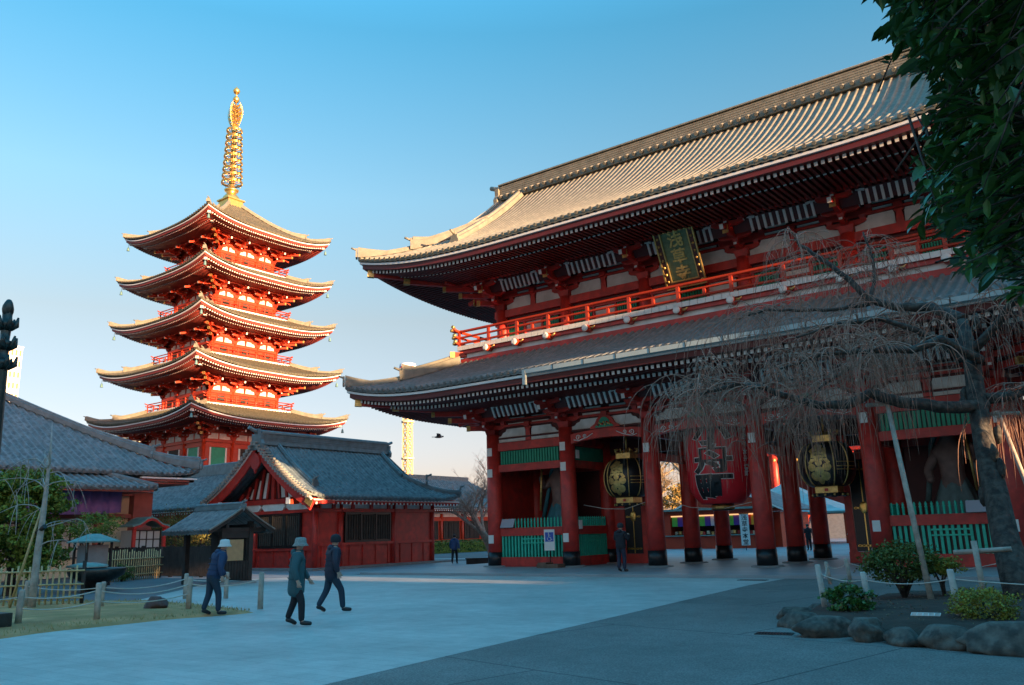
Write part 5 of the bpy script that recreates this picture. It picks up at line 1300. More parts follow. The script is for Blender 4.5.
q=MB(); q.box(-.8,.8,-.5,.5,0,.9); q.box(-.95,.95,-.65,.65,.9,1.05); q.build('stand',STONE,ws); q=MB(); q.box(.3,.75,-.53,-.5,.35,.7); q.build('notice',WPAINT,ws)
# thin bare tree with props
tt=thing('thin_bare_tree','thin pale bare tree with drooping twigs tied to a stake on the grass island','bare tree',(-8.75,-21.5,.05))
PB=mat('pale_bark',(.36,.36,.33),.85,0,.25,7,.5,16)
q=MB(); q.tube([(0,0,0),(.02,0,.8),(.05,0,1.5),(.10,.02,2.3),(.14,.02,3.1),(.17,.02,4.0),(.15,0,4.7)],[.10,.09,.085,.07,.05,.03,.01],9); q.build('trunk',PB,tt)
q=MB(); rnd=random.Random(9)
for k in range(13):
    z=1.4+rnd.uniform(0,2.2); a=rnd.uniform(-.6,.5)+(0 if k%2 else PI); d=Vector((math.cos(a),math.sin(a),0)); L_=rnd.uniform(.9,2.4); P=[Vector((.08,0,z))]; v=d*1.0+Vector((0,0,.75))
    for s_ in range(9):
        v+=Vector((rnd.uniform(-.4,.4),rnd.uniform(-.4,.4),-.2+rnd.uniform(-.12,.15))); P.append(P[-1]+v.normalized()*L_/8)
    q.tube(P,[.017-.0015*i for i in range(10)],5,cap=False)
    for m_ in range(2):
        i=rnd.randint(3,8); b0=P[i]; Q=[b0]; v=Vector((rnd.uniform(-.6,.6),rnd.uniform(-.6,.6),-.4))
        for s_ in range(5): v.z-=.3; Q.append(Q[-1]+v.normalized()*.16)
        q.tube(Q,[.010,.009,.008,.007,.006,.004],4,cap=False)
q.build('branches',PB,tt)
q=MB(); q.cyl((-.55,-.3,0),(.12,.02,2.75),.035,.03,8); q.build('stake',BAMBOO,tt)
q=MB(); q.cyl((-.05,-.02,1.9),(.25,.02,2.05),.06,n=8); q.build('binding',BLACK,tt)
# bronze finial pillar at left edge
bp_=thing('bronze_finial_pillar','tall dark bronze pillar topped by stacked lotus figures at the extreme left edge','bronze pillar',(-4.62,-24.42,0))
q=MB(); q.tube([(0,0,0),(0,0,.5),(0,0,5.2)],[.36,.20,.12],12,sm=False); q.box(-.5,.5,-.5,.5,0,.35); q.build('shaft',BRONZE,bp_)
q=MB(); z=5.2
for i in range(3):
    q.lathe((0,0,z+i*.42),[(.08,0),(.2-.03*i,.08),(.22-.03*i,.18),(.09,.22),(.10,.42)],10)
    for k in range(6):
        a=k*PI/3+i*.5; r=.2-.02*i; q.tube([(r*.5*math.cos(a),r*.5*math.sin(a),z+i*.42+.05),(r*1.15*math.cos(a),r*1.15*math.sin(a),z+i*.42+.12),(r*1.3*math.cos(a),r*1.3*math.sin(a),z+i*.42+.30)],[.06,.06,.02],7)
q.blob((0,0,z+1.32),.13,(.9,.9,1.5),3,.1); q.build('lotus_finial',BRONZE,bp_)
# ------------------------------------------------------------ planter on the right
q=MB(); pl_=[(9.3,-14.5),(8.7,-15.6),(9.0,-17.2),(9.9,-18.5),(11.2,-19.1),(13,-19.4),(16,-19.3),(18,-16),(17,-11.5),(11.4,-11.9),(10.2,-11.8),(9.3,-12.9)]
n=len(pl_); cc=(12.6,-15.4)
q.v=[(x,y,.02) for x,y in pl_]+[(cc[0]+(x-cc[0])*.93,cc[1]+(y-cc[1])*.93,.20) for x,y in pl_]+[(cc[0]+(x-cc[0])*.5,cc[1]+(y-cc[1])*.5,.27) for x,y in pl_]
for k in range(2):
    for i in range(n): q.face((k*n+i,k*n+(i+1)%n,(k+1)*n+(i+1)%n,(k+1)*n+i),0,True)
q.face([2*n+i for i in range(n)]); struct(q.build('planting_bed',SOIL))
rk=[(9.35,-17.75,.36,(1.0,.85,.6)),(9.95,-18.75,.42,(1.15,.8,.62)),(10.62,-18.98,.33,(.95,.85,.85)),(11.1,-19.15,.33,(1.0,.8,.6)),(11.65,-19.3,.38,(1.05,.8,.68)),(12.65,-19.45,.62,(1.25,.6,.55)),(13.9,-19.4,.5,(1.1,.7,.55)),
    (8.85,-16.7,.36,(.8,1.1,.55)),(8.95,-15.6,.34,(.8,1.0,.5)),(9.2,-13.7,.38,(.9,1.1,.55)),(9.9,-12.4,.36,(1.1,.8,.55)),(10.7,-11.9,.38,(1.1,.8,.6)),(11.5,-11.9,.36,(1.1,.8,.7)),(12.3,-11.9,.36,(1.1,.8,.6))]
rn=['flat dark boulder at the left corner of the planting bed','long low boulder, second from the left along the front of the bed','tall rounded boulder under the middle white post of the bed','squat brownish boulder between the rounded one and the fan shaped one','fan shaped pale streaked boulder below the right bed post','long green grey slab boulder at the lower right corner','boulder at the right end of the bed beyond the frame',
    'low boulder on the left side of the bed behind the corner one','small low boulder on the left side below the bushy dwarf','boulder at the rear left corner of the bed','rear boulder behind the large dark shrub','rear boulder behind the small clipped shrub','rear dark boulder in front of the cherry trunk','rear boulder right of the trunk']
for i,((x,y,r,sc),lb) in enumerate(zip(rk,rn)): rock('border_boulder',lb,(x,y,r*.84*sc[2]*.5),r*.84,(sc[0]*1.12,sc[1],sc[2]),30+i,DSTONE,'boulders edging the planting bed',rz=i*.7 if sc[0]<1.2 else .05,cat='boulder')
bposts=[(9.30,-16.45,.80,'whitish bed post at the left end of the rope, standing behind the corner boulders'),(10.15,-16.85,.70,'whitish bed post above the tall rounded boulder'),(11.58,-17.55,.78,'whitish bed post above the fan shaped boulder'),(7.75,-9.1,.62,'weathered grey post at the far side of the bed with rope tied'),(7.3,-9.3,.55,'short weathered post farthest left behind the bed')]
wpm=mat('weathered_white_post',(.48,.47,.43),.8,0,.2,9); bp=[]
for x,y,h,lb in bposts:
    q=MB(); t_=.06; q.tube([(0,0,0),(-t_*.5,0,h*.5),(-t_,0,h-.02),(-t_,0,h)],[.052,.05,.048,.038],12); o=q.build('bed_post',wpm if y<-12 else WOODG); o.location=(x,y,.12); tag(o,lb,'rope post','rope posts around the planting bed'); bp.append(Vector((x-t_*.8,y,.12+h*.82)))
rope(bp[0],bp[1],.07,'rope between left and middle white bed posts',.009,'ropes of the planting bed'); rope(bp[1],bp[2],.07,'rope between middle and right white bed posts',.009,'ropes of the planting bed'); rope(bp[2],Vector((14.2,-18,.72)),.05,'rope running right from the last white bed post',.009,'ropes of the planting bed')
rope(bp[0],bp[4],.18,'rope from the left white post back to the short weathered post',.009,'ropes of the planting bed'); rope(bp[4],bp[3],.1,'short rope between the two weathered posts',.009,'ropes of the planting bed'); rope(bp[3],Vector((11.4,-9.3,.7)),.25,'rope sagging right behind the dark shrub',.009,'ropes of the planting bed')
bush('open_shrub','large open green shrub with many stems in the middle of the bed',(10.15,-14.4,.2),.60,(1.12,1.0,.62),6500,.055,LEAF2,41,14,.30)
bush('low_dark_shrub','low dark glossy shrub with a pink flower behind the left white post',(9.85,-17.0,.15),.34,(1.2,1,.7),1900,.07,LEAF,43,5)
bush('clipped_cloud_shrub','small clipped yellow green shrub on one thin stem near the right bed post',(10.80,-14.2,.2),.30,(1.25,1,.6),2400,.045,LEAFY,44,3,.42)
bush('azalea_mound','low bright yellow green azalea mound at the foot of the cherry trunk',(11.95,-17.8,.16),.34,(1.35,1,.75),4200,.036,LEAFY,45,6)
rnd=random.Random(90); q=MB()
for i in range(900):
    x=rnd.uniform(9.0,14.5); y=rnd.uniform(-18.9,-12.3); q.v; a=rnd.uniform(0,6.28); s_=rnd.uniform(.015,.035); z=.23+rnd.uniform(0,.05)
    if (x-12.6)**2/12+(y+15.4)**2/12>1: continue
    dx,dy=math.cos(a)*s_,math.sin(a)*s_; q.quad((x-dx,y-dy,z),(x+dy*.5,y-dx*.5,z+.01),(x+dx,y+dy,z),(x-dy*.5,y+dx*.5,z+.006),i%2)
struct(q.build('fallen_leaves',[mat('dead_leaf',(.20,.12,.06),.8,0,.3,5),mat('pale_dead_leaf',(.32,.24,.14),.8,0,.3,5)]),'stuff')
# loose metal grille on bed
q=MB()
for k in range(4): q.tube([(-.3,-.12+k*.08,0),(.3,-.12+k*.08,0)],.01,5)
for k in range(6): q.tube([(-.3+k*.12,-.12,0),(-.3+k*.12,.12,0)],.01,5)
o=q.build('metal_grille',WPAINT); o.scale=(.6,.6,.6); o.location=(11.35,-18.75,.36); o.rotation_euler=(.15,0,.1); tag(o,'small white wire grille lying on the soil above the front boulders','grille')
# ------------------------------------------------------------ weeping cherry
ch=thing('weeping_cherry','old bare weeping cherry with dark trunk and drooping grey twigs before the gate','cherry tree',(12.0,-14.0,0))
def loc(P): return [Vector((x-12.0,y+14.0,z)) for x,y,z in P]
trunk=loc([(12.15,-14.5,.1),(12.0,-14.3,.6),(11.88,-13.95,1.3),(11.80,-13.6,2.1),(11.70,-13.3,3.0),(11.66,-13.05,3.9),(11.64,-12.8,4.9),(11.55,-12.6,5.66)])
limbs=[(loc([(11.78,-13.0,3.82),(11.24,-13.6,3.76),(10.44,-14.0,3.92),(9.95,-14.3,4.12),(9.64,-14.6,3.91),(9.17,-15.0,3.88),(8.7,-15.3,4.08),(8.32,-15.6,4.28),(7.79,-15.8,4.38),(7.11,-16.0,4.24)]),.135,.03),
 (loc([(11.61,-12.6,5.66),(10.92,-12.0,6.2),(10.29,-12.0,6.3),(9.69,-12.0,6.59),(9.31,-12.0,7.15),(8.8,-12.0,7.71),(8.26,-12.0,8.26),(8.1,-12.0,8.64)]),.12,.03),
 (loc([(9.69,-12.0,6.59),(9.8,-11.7,7.18),(9.75,-11.5,7.79),(9.62,-11.5,8.4)]),.05,.022),
 (loc([(11.82,-13.0,4.72),(11.3,-14.0,5.05),(10.84,-14.5,4.84),(10.41,-15.0,4.83),(9.93,-15.3,4.81),(9.42,-15.5,4.78),(8.6,-15.6,4.6)]),.10,.02),
 (loc([(11.73,-12.8,4.97),(12.27,-13.0,5.47),(12.76,-13.5,5.9),(13.5,-14.2,6.2)]),.10,.03),
 (loc([(11.79,-13.0,3.92),(12.38,-12.4,4.06),(13.2,-12,4.4)]),.12,.04),
 (loc([(11.7,-12.8,5.1),(10.9,-11.4,5.5),(9.9,-10.6,5.7),(8.9,-10.0,5.6),(8.0,-9.6,5.3),(7.2,-9.4,4.9)]),.11,.02),
 (loc([(11.7,-12.8,4.6),(10.9,-13.2,5.4),(10.2,-13.6,5.75),(9.4,-13.9,5.7),(8.6,-14.2,5.5)]),.08,.02),
 (loc([(9.69,-12.0,6.5),(8.9,-12.3,6.45),(8.2,-12.6,6.5),(7.5,-12.8,6.6),(6.9,-12.9,6.45)]),.05,.015),
 (loc([(7.79,-15.8,4.38),(7.3,-15.2,4.6),(6.7,-14.8,4.75),(6.2,-14.5,4.7)]),.045,.015)]
q=MB(); q.tube(trunk,[.34,.27,.23,.21,.19,.175,.15,.11],14)
rnd=random.Random(2)
for k in range(10):
    i=rnd.randint(0,6); p=trunk[i].lerp(trunk[i+1],rnd.random()); a=rnd.uniform(0,6.28); q.blob((p.x+.25*math.cos(a),p.y+.25*math.sin(a),p.z),.08,(1,1,2.2),k,.3,8,6)
q.build('trunk',BARK,ch)
for P,r0,r1 in limbs:
    q=MB(); F=[]
    for i in range(len(P)-1):
        for s_ in range(4): F.append(P[i].lerp(P[i+1],s_/4)+Vector((rnd.uniform(-.02,.02),rnd.uniform(-.02,.02),rnd.uniform(-.02,.02))))
    F.append(P[-1]); n=len(F); q.tube(F,[r0+(r1-r0)*i/(n-1) for i in range(n)],9)
    q.build('limb',BARK,ch)
q=MB(); q2=MB(); cnt=0
def twig(mb,p,d,L_,r,droop,rnd,seg=9,wob=.10):
    P=[p]; v=Vector(d)
    for s_ in range(seg):
        v=v+Vector((rnd.gauss(0,wob),rnd.gauss(0,wob),-droop*(1+.25*s_))); v.normalize(); P.append(P[-1]+v*L_/seg)
    mb.tube(P,[r*(1-.75*i/seg) for i in range(seg+1)],4,cap=False); return P
dens=[90,66,45,75,40,34,75,60,50,75]
for (P,r0,r1),nb in zip(limbs,dens):
    for b in range(int(nb*.42)):
        u=rnd.uniform(.18,1)**.8*(len(P)-1); i=min(int(u),len(P)-2); p=P[i].lerp(P[i+1],u-i)
        a=rnd.uniform(0,6.28); el=rnd.uniform(.1,1.0)
        d=Vector((math.cos(a)*math.cos(el)-.25,math.sin(a)*math.cos(el),math.sin(el)))
        Q=twig(q,p,d,rnd.uniform(.8,1.7),rnd.uniform(.011,.020),.15,rnd,8,.07)
        for t in range(rnd.randint(6,11)):
            j=rnd.randint(2,8); pp=Q[j]; a2=rnd.uniform(0,6.28)
            twig(q2,pp,Vector((math.cos(a2)*.6,math.sin(a2)*.6,rnd.uniform(-.5,.4))),rnd.uniform(.5,1.7)*(1.25 if p.x<-4.2 else 1),rnd.uniform(.005,.0095),.30,rnd,9,.045)
q.build('branches',TWIG,ch); q2.build('drooping_twigs',TWIG,ch)
# props under the limbs
def prop(label,a,b,r,cross=True):
    a=Vector(a);b=Vector(b); t=thing('tree_prop',label,'tree prop',a,0,'wooden props holding the cherry tree'); q=MB(); q.cyl((0,0,0),b-a,r,r*.8,10); q.build('pole',WOODG,t)
    if cross: q=MB(); d=(b-a); q.cyl(d+Vector((-.35,-.2,-.05)),d+Vector((.35,.2,-.05)),r*.7,n=8); q.build('cross_bar',WOODG,t)
prop('long slanting grey pole propping the left limb of the cherry tree',(10.72,-15.0,.2),(10.2,-14.05,3.95),.055)
prop('long slanting pole right of the cherry trunk',(12.6,-12.2,.2),(11.95,-12.75,3.7),.05)
tp=thing('bracing_stand','short grey timber brace against the lower cherry trunk','tree prop',(11.55,-14.9,.1))
q=MB(); q.cyl((0,0,0),(-.05,0,1.15),.05,n=9); q.build('post',WOODG,tp); q=MB(); q.cyl((-.4,.05,.95),(.5,.1,1.0),.045,n=9); q.build('cross_bar',WOODG,tp)
# ------------------------------------------------------------ near evergreen overhanging at upper right
ev=thing('evergreen_tree','near evergreen tree with glossy dark green leaves overhanging the upper right corner','evergreen tree',(15.4,-27.6,0))
def el(x,y,z): return Vector((x-15.4,y+27.6,z))
q=MB(); q.tube([el(15.4,-27.6,0),el(15.35,-27.6,1.6),el(15.2,-27.8,2.8),el(15.0,-27.9,4.2),el(14.9,-27.8,5.4)],[.22,.19,.17,.13,.07],12); q.build('trunk',BARK,ev)
prof=[(3.7,13.55),(3.55,13.44),(3.42,13.50),(3.30,13.50),(3.1,13.60),(2.96,13.62),(2.85,13.55),(2.72,13.52),(2.6,13.50),(2.5,13.60),(2.38,13.62),(2.28,13.76),(2.18,13.95),(1.95,14.3)]
rnd=random.Random(31); lq=MB(); bq=MB()
def bleaf(mb,p,d,L_,rnd):
    d=d.normalized(); r=d.cross(Vector((rnd.gauss(0,.35),rnd.gauss(0,.35),1))).normalized(); up=r.cross(d); w=L_*rnd.uniform(.15,.22); n0=len(mb.v); fold=.25
    pts=[p, p+d*L_*.3+r*w+up*w*fold, p+d*L_*.68+r*w*.85+up*w*fold-up*L_*.03, p+d*L_-up*L_*.10, p+d*L_*.68-r*w*.85+up*w*fold-up*L_*.03, p+d*L_*.3-r*w+up*w*fold, p+d*L_*.33, p+d*L_*.68-up*L_*.02]
    mb.v+=[tuple(x) for x in pts]
    for f in ((0,1,6),(0,6,5),(1,2,7,6),(6,7,4,5),(2,3,7),(7,3,4)): mb.face([n0+i for i in f],0,False)
def edge_x(z):
    for (z1,x1),(z0,x0) in zip(prof[:-1],prof[1:]):
        if z0<=z<=z1: return x0+(x1-x0)*(z-z0)/(z1-z0)
    return 13.5 if z>3.7 else 14.1
for c in range(1800):
    y=rnd.uniform(-29.0,-27.3); k=(y+28.55)          # farther planes reach higher
    z=rnd.uniform(2.10,4.6); e=edge_x(1.6+(z-1.6)*3.0/(y+31.7)*.99)
    xm=13.97-(13.97-e)*(y+31.7)/3.15
    x=xm-.04+abs(rnd.gauss(0,.12))+rnd.uniform(0,.75)*(rnd.random()**1.3)
    if x>15.2: continue
    tip=Vector((x,y,z)); d=Vector((-1+rnd.gauss(0,.5),rnd.gauss(-.2,.6),-.25+rnd.gauss(0,.45))).normalized()
    base=tip-d*.22+Vector((.0,0,.02)); bq.tube([el(*(base-d*.15)),el(*base),el(*tip)],[.005,.004,.002],4,cap=False)
    for j in range(rnd.randint(6,10)):
        f=j/8; p=base.lerp(tip,min(1,f+.1)); a=rnd.uniform(0,6.28); s_=Vector((math.cos(a),math.sin(a),rnd.uniform(-.6,.3)))
        dd=(d*.9+s_*.75); bleaf(lq,el(*p),dd,rnd.uniform(.05,.10),rnd)
lq.build('leaves',LEAF,ev)
for k in range(12):
    z=2.2+k*.2; a=el(15.1,-27.8,z+.3); b=el(14.2,-28.3+.15*(k%4),z+.25); c_=el(13.75,-28.4+.2*(k%4),z+.05); bq.tube([a,a.lerp(b,.5)+Vector((0,0,.08)),b,c_],[.03,.022,.013,.005],6)
bq.build('branches',BARK,ev)
# crown above out of sight kept simple but real
q=MB(); leaf_cloud(q,(.9,.3,4.2),1.5,(1.1,1.3,.8),5200,.11,77,0,.3,.25); q.build('upper_crown',LEAF,ev)
# ------------------------------------------------------------ background bare trees
def bare_tree(label,c,H,seed,m=TWIG,spread=1.0,name='bare_tree',lean=(0,0),lv=4,r=None,tw=1.0):
    rnd=random.Random(seed); t=thing(name,label,'bare tree',c); tq=MB(); bq_=MB()
    def grow(p,d,L_,r,lvl):
        mb=tq if lvl>=lv-1 else bq_; P=[p]; v=d.copy(); n=5
        for i in range(n):
            v+=Vector((rnd.gauss(0,.12),rnd.gauss(0,.12),.05 if lvl>1 else 0)); v.normalize(); P.append(P[-1]+v*L_/n)
        mb.tube(P,[r*(1-.45*i/n) for i in range(n+1)],6 if lvl>1 else 4,cap=False)
        if lvl==0: return
        k=rnd.randint(3,5) if lvl>1 else rnd.randint(4,6)
        for j in range(k):
            i=rnd.randint(2,n); a=rnd.uniform(0,6.28); s_=Vector((math.cos(a),math.sin(a),rnd.uniform(.0,.5))); nd=(v*.75+s_*.75*spread).normalized()
            grow(P[i],nd,L_*rnd.uniform(.55,.78),r*.5,lvl-1)
    grow(Vector((0,0,0)),Vector((lean[0],lean[1],1)).normalized(),H*.38,r or H*.03,lv)
    tq.build('trunk',m,t); bq_.build('branches',m,t); return t
bare_tree('gnarled bare tree with twisted branches left of the big gate column',(-26.5,20,0),10.2,5,TWIG,1.1,lean=(-.25,0),r=.34,lv=5)
bare_tree('thin bare tree behind the distant red hall roof',(-49,48,0),12,6,TWIG,1.0,r=.22)
GT=mat('pale_branch',(.36,.27,.16),.8,0,.2,3)
bare_tree('tall pale bare tree in sun beyond the stalls, seen between left lantern and red lantern',(-33,66,0),19,8,GT,1.1,lv=5)
bare_tree('tall pale bare tree in sun farther beyond the stalls',(-39,74,0),18,12,GT,1.1,lv=5)
def leafy_tree(label,c,H,r,seed,m,n=3500,ls=.3):
    t=thing('leafy_tree',label,'tree',c); q=MB(); q.tube([(0,0,0),(.1,0,H*.3),(0,.1,H*.7)],[.3,.24,.1],8); q.build('trunk',BARK,t); q=MB(); rnd=random.Random(seed)
    for k in range(9): leaf_cloud(q,(rnd.gauss(0,r*.45),rnd.gauss(0,r*.45),H*.62+rnd.gauss(0,H*.14)),r*.55,(1,1,.8),n//9,ls,seed*10+k,0,.3)
    q.build('crown',m,t); return t
leafy_tree('low tree coloured as in golden sun beyond the gabled shop roof',(-31.5,62,0),8.5,3.6,4,mat('gold_sunlit_leaf',(.30,.20,.05),.7,0,.3,3))  # leaf colour carries the gold of the sun on the crown
leafy_tree('dark green tree behind the right side of the gate',(14,30,0),11,4.5,6,LEAF2)
# ------------------------------------------------------------ guardian statues and gate small things
def guardian(x,sg,label,cloth,skin):
    t=thing('guardian_statue',label,'statue',(x,1.9,.0))
    q=MB(); q.box(-1.0,1.0,-.8,.9,.1,1.2); q.blob((0,0,1.2),.8,(1.1,.9,.35),2,.25); q.build('rock_pedestal',DSTONE,t)
    vs=[(0,0,2.55),(0,0,3.1),(0,-.02,3.7),(0,-.05,4.15),(0,-.1,4.45),(0,-.12,4.85), (-.42,0,4.05),(-.85*1,-.2,3.7),(-.75,-.55,4.25),(.45,0,4.0),(.8,-.1,3.4),(.65,-.5,2.95),(-.28,0,2.4),(-.42,-.12,1.85),(-.45,0,1.35),(.28,0,2.4),(.5,-.1,1.85),(.5,0,1.35)]
    es=[(0,1),(1,2),(2,3),(3,4),(4,5),(3,6),(6,7),(7,8),(3,9),(9,10),(10,11),(0,12),(12,13),(13,14),(0,15),(15,16),(16,17)]
    rs=[.38,.42,.46,.3,.24,.27,.24,.17,.13,.24,.17,.13,.27,.2,.16,.27,.2,.16]
    vs=[(a*sg,b,c) for a,b,c in vs]
    o=inst(skin_mesh('figure',vs,es,rs,skin),'figure',t)
    q=MB(); n=28
    for k in range(n+1):
        a=2*PI*k/n; f=1+.12*math.sin(a*7)
        for r,z in ((.42,3.1),(.62*f,2.5),(.80*f,1.9),(.92*f,1.55)): q.v.append((r*math.cos(a),r*.75*math.sin(a),z))
    for k in range(n):
        for j in range(3): q.face((4*k+j,4*k+j+1,4*k+5+j,4*k+4+j),0,True)
    q.build('skirt',cloth,t)
    q=MB(); P=[(.4*math.cos(a)*1.6,.1,4.0+.9*math.sin(a)) for a in [PI*k/16 for k in range(17)]]; P=[(-.9,-.2,2.3)]+P[::-1]+[(.95,-.2,2.2)]; q.tube(P,.10,6); q.build('sash',cloth,t)
    q=MB(); q.cyl((-.78*sg,-.62,2.6),(-.62*sg,-.62,4.9),.05,n=8); q.build('gilt_staff',OGOLD,t)
    q=MB(); q.blob((0,-.15,5.05),.16,(1,1,1.1),1,.1); q.build('topknot',BLACK,t)
def skin_mesh(name,vs,es,rs,m,sub=2,root=0,sy=None):
    me=bpy.data.meshes.new(name); me.from_pydata(vs,es,[]); o=bpy.data.objects.new(name,me); COL.objects.link(o)
    o.modifiers.new('s','SKIN'); sv=me.skin_vertices[0].data
    for i,r in enumerate(rs): sv[i].radius=(r,r) if not hasattr(r,'__len__') else r; sv[i].use_root=(i==root)
    o.modifiers['s'].use_smooth_shade=True; su=o.modifiers.new('u','SUBSURF'); su.levels=sub; su.render_levels=sub
    bpy.context.view_layer.update(); out=bpy.data.meshes.new_from_object(o.evaluated_get(bpy.context.evaluated_depsgraph_get())); out.name=name
    bpy.data.objects.remove(o); bpy.data.meshes.remove(me)
    for p in out.polygons: p.use_smooth=True
    out.materials.clear(); out.materials.append(m); return out
guardian(-8.15,1,'guardian statue in blue green skirt standing in the left bay behind green pickets',mat('statue_teal',(.04,.17,.20),.6,0,.2,4),mat('statue_flesh',(.20,.12,.10),.6,0,.2,4))
guardian(8.7,-1,'guardian statue in grey green robe standing in the right bay behind the cherry twigs',mat('statue_grey_green',(.12,.17,.16),.6,0,.2,4),mat('statue_flesh',(.20,.12,.10)))
sg_=thing('wheelchair_sign','white sign with blue wheelchair symbol on a thin stand before the left green fence','sign',(-7.2,-.62,.1),R(18))
q=MB(); q.box(-.24,.24,-.01,.01,.72,1.62); q.build('sign_panel',WPAINT,sg_)
q=MB(); q.box(-.19,.19,-.016,-.011,1.10,1.50); bl=q.build('blue_square',mat('sign_blue_2',(.02,.10,.45),.4),sg_)
q=MB(); q.tube([(-.03,-.02,1.43),(-.03,-.02,1.30),(.06,-.02,1.28),(.10,-.02,1.17),(.14,-.02,1.18)],.014,5); q.blob((-.03,-.02,1.46),.028,nu=8,nv=6,amp=0)
q.tube([(-.0+.085*math.cos(a),-.02,1.22+.085*math.sin(a)) for a in [PI*.75+k*.33 for k in range(13)]],.012,5); q.tube([(-.03,-.02,1.38),(.06,-.02,1.37)],.012,5); q.build('wheelchair_symbol',WPAINT,bl)
q=MB(); q.cyl((0,.03,0),(0,.03,1.6),.018,n=8); q.box(-.22,.22,-.15,.2,0,.03); q.build('stand',DARKW,sg_)
q=MB(); q.box(-.55,.55,-.3,.3,.0,.16); q.box(-.5,-.05,-.28,.25,.16,.22); o=q.build('wooden_step_box',mat('brown_box',(.16,.09,.06),.7,0,.3,5)); o.location=(-6.95,-.95,.10); tag(o,'low brown wooden box on the gate platform below the wheelchair sign','box')
for (x,w,lb) in ((-9.85,.75,'grey slanted information board on the left fence rail of the gate'),(9.6,.7,'grey slanted information board on the right fence rail of the gate')):
    q=MB(); q.box(-w/2,w/2,-.02,.02,0,.42); o=q.build('information_board',mat('mauve_board',(.42,.38,.42),.5,0,.05,2)); o.location=(x,-.22,1.86); o.rotation_euler=(R(-25),0,0); tag(o,lb,'information board')
q=MB(); q.tube([(-6.1,.6,2.75),(-5.2,.9,2.55),(-4.2,1.0,2.5),(-2.6,.9,2.9),(-1.2,1.2,2.45),(0.2,1.3,2.35),(1.9,.8,2.6)],.014,5); o=q.build('cable',ROPE); tag(o,'thin pale cable slung between the gate columns across the passages','cable')
# bird
bd=thing('flying_bird','small dark bird gliding in the pale sky left of the gate eaves','bird',(-40.9,30,11.1)); bd.rotation_euler=(0,0,R(35))
q=MB(); q.blob((0,0,0),.22,(1.9,.55,.5),1,.05,10,8); q.blob((.42,0,.04),.1,(1.1,.8,.8),1,.02,8,6)
for sy in (-1,1):
    P=[(.2,0),(.28,.5),(.1,1.15),(-.05,1.2),(-.1,.55),(-.2,0)]
    q.prism([(a,b*sy) for a,b in (P if sy>0 else P[::-1])],lambda a,b:(a,b,.03+.22*math.sin(min(1,abs(b))*2.2)),lambda a,b:(a,b,.055+.22*math.sin(min(1,abs(b))*2.2)))
q.prism([(-.3,.08),(-.65,.16),(-.65,-.16),(-.3,-.08)],lambda a,b:(a,b,0),lambda a,b:(a,b,.03)); q.build('body',mat('dark_plumage',(.05,.05,.05),.7),bd)
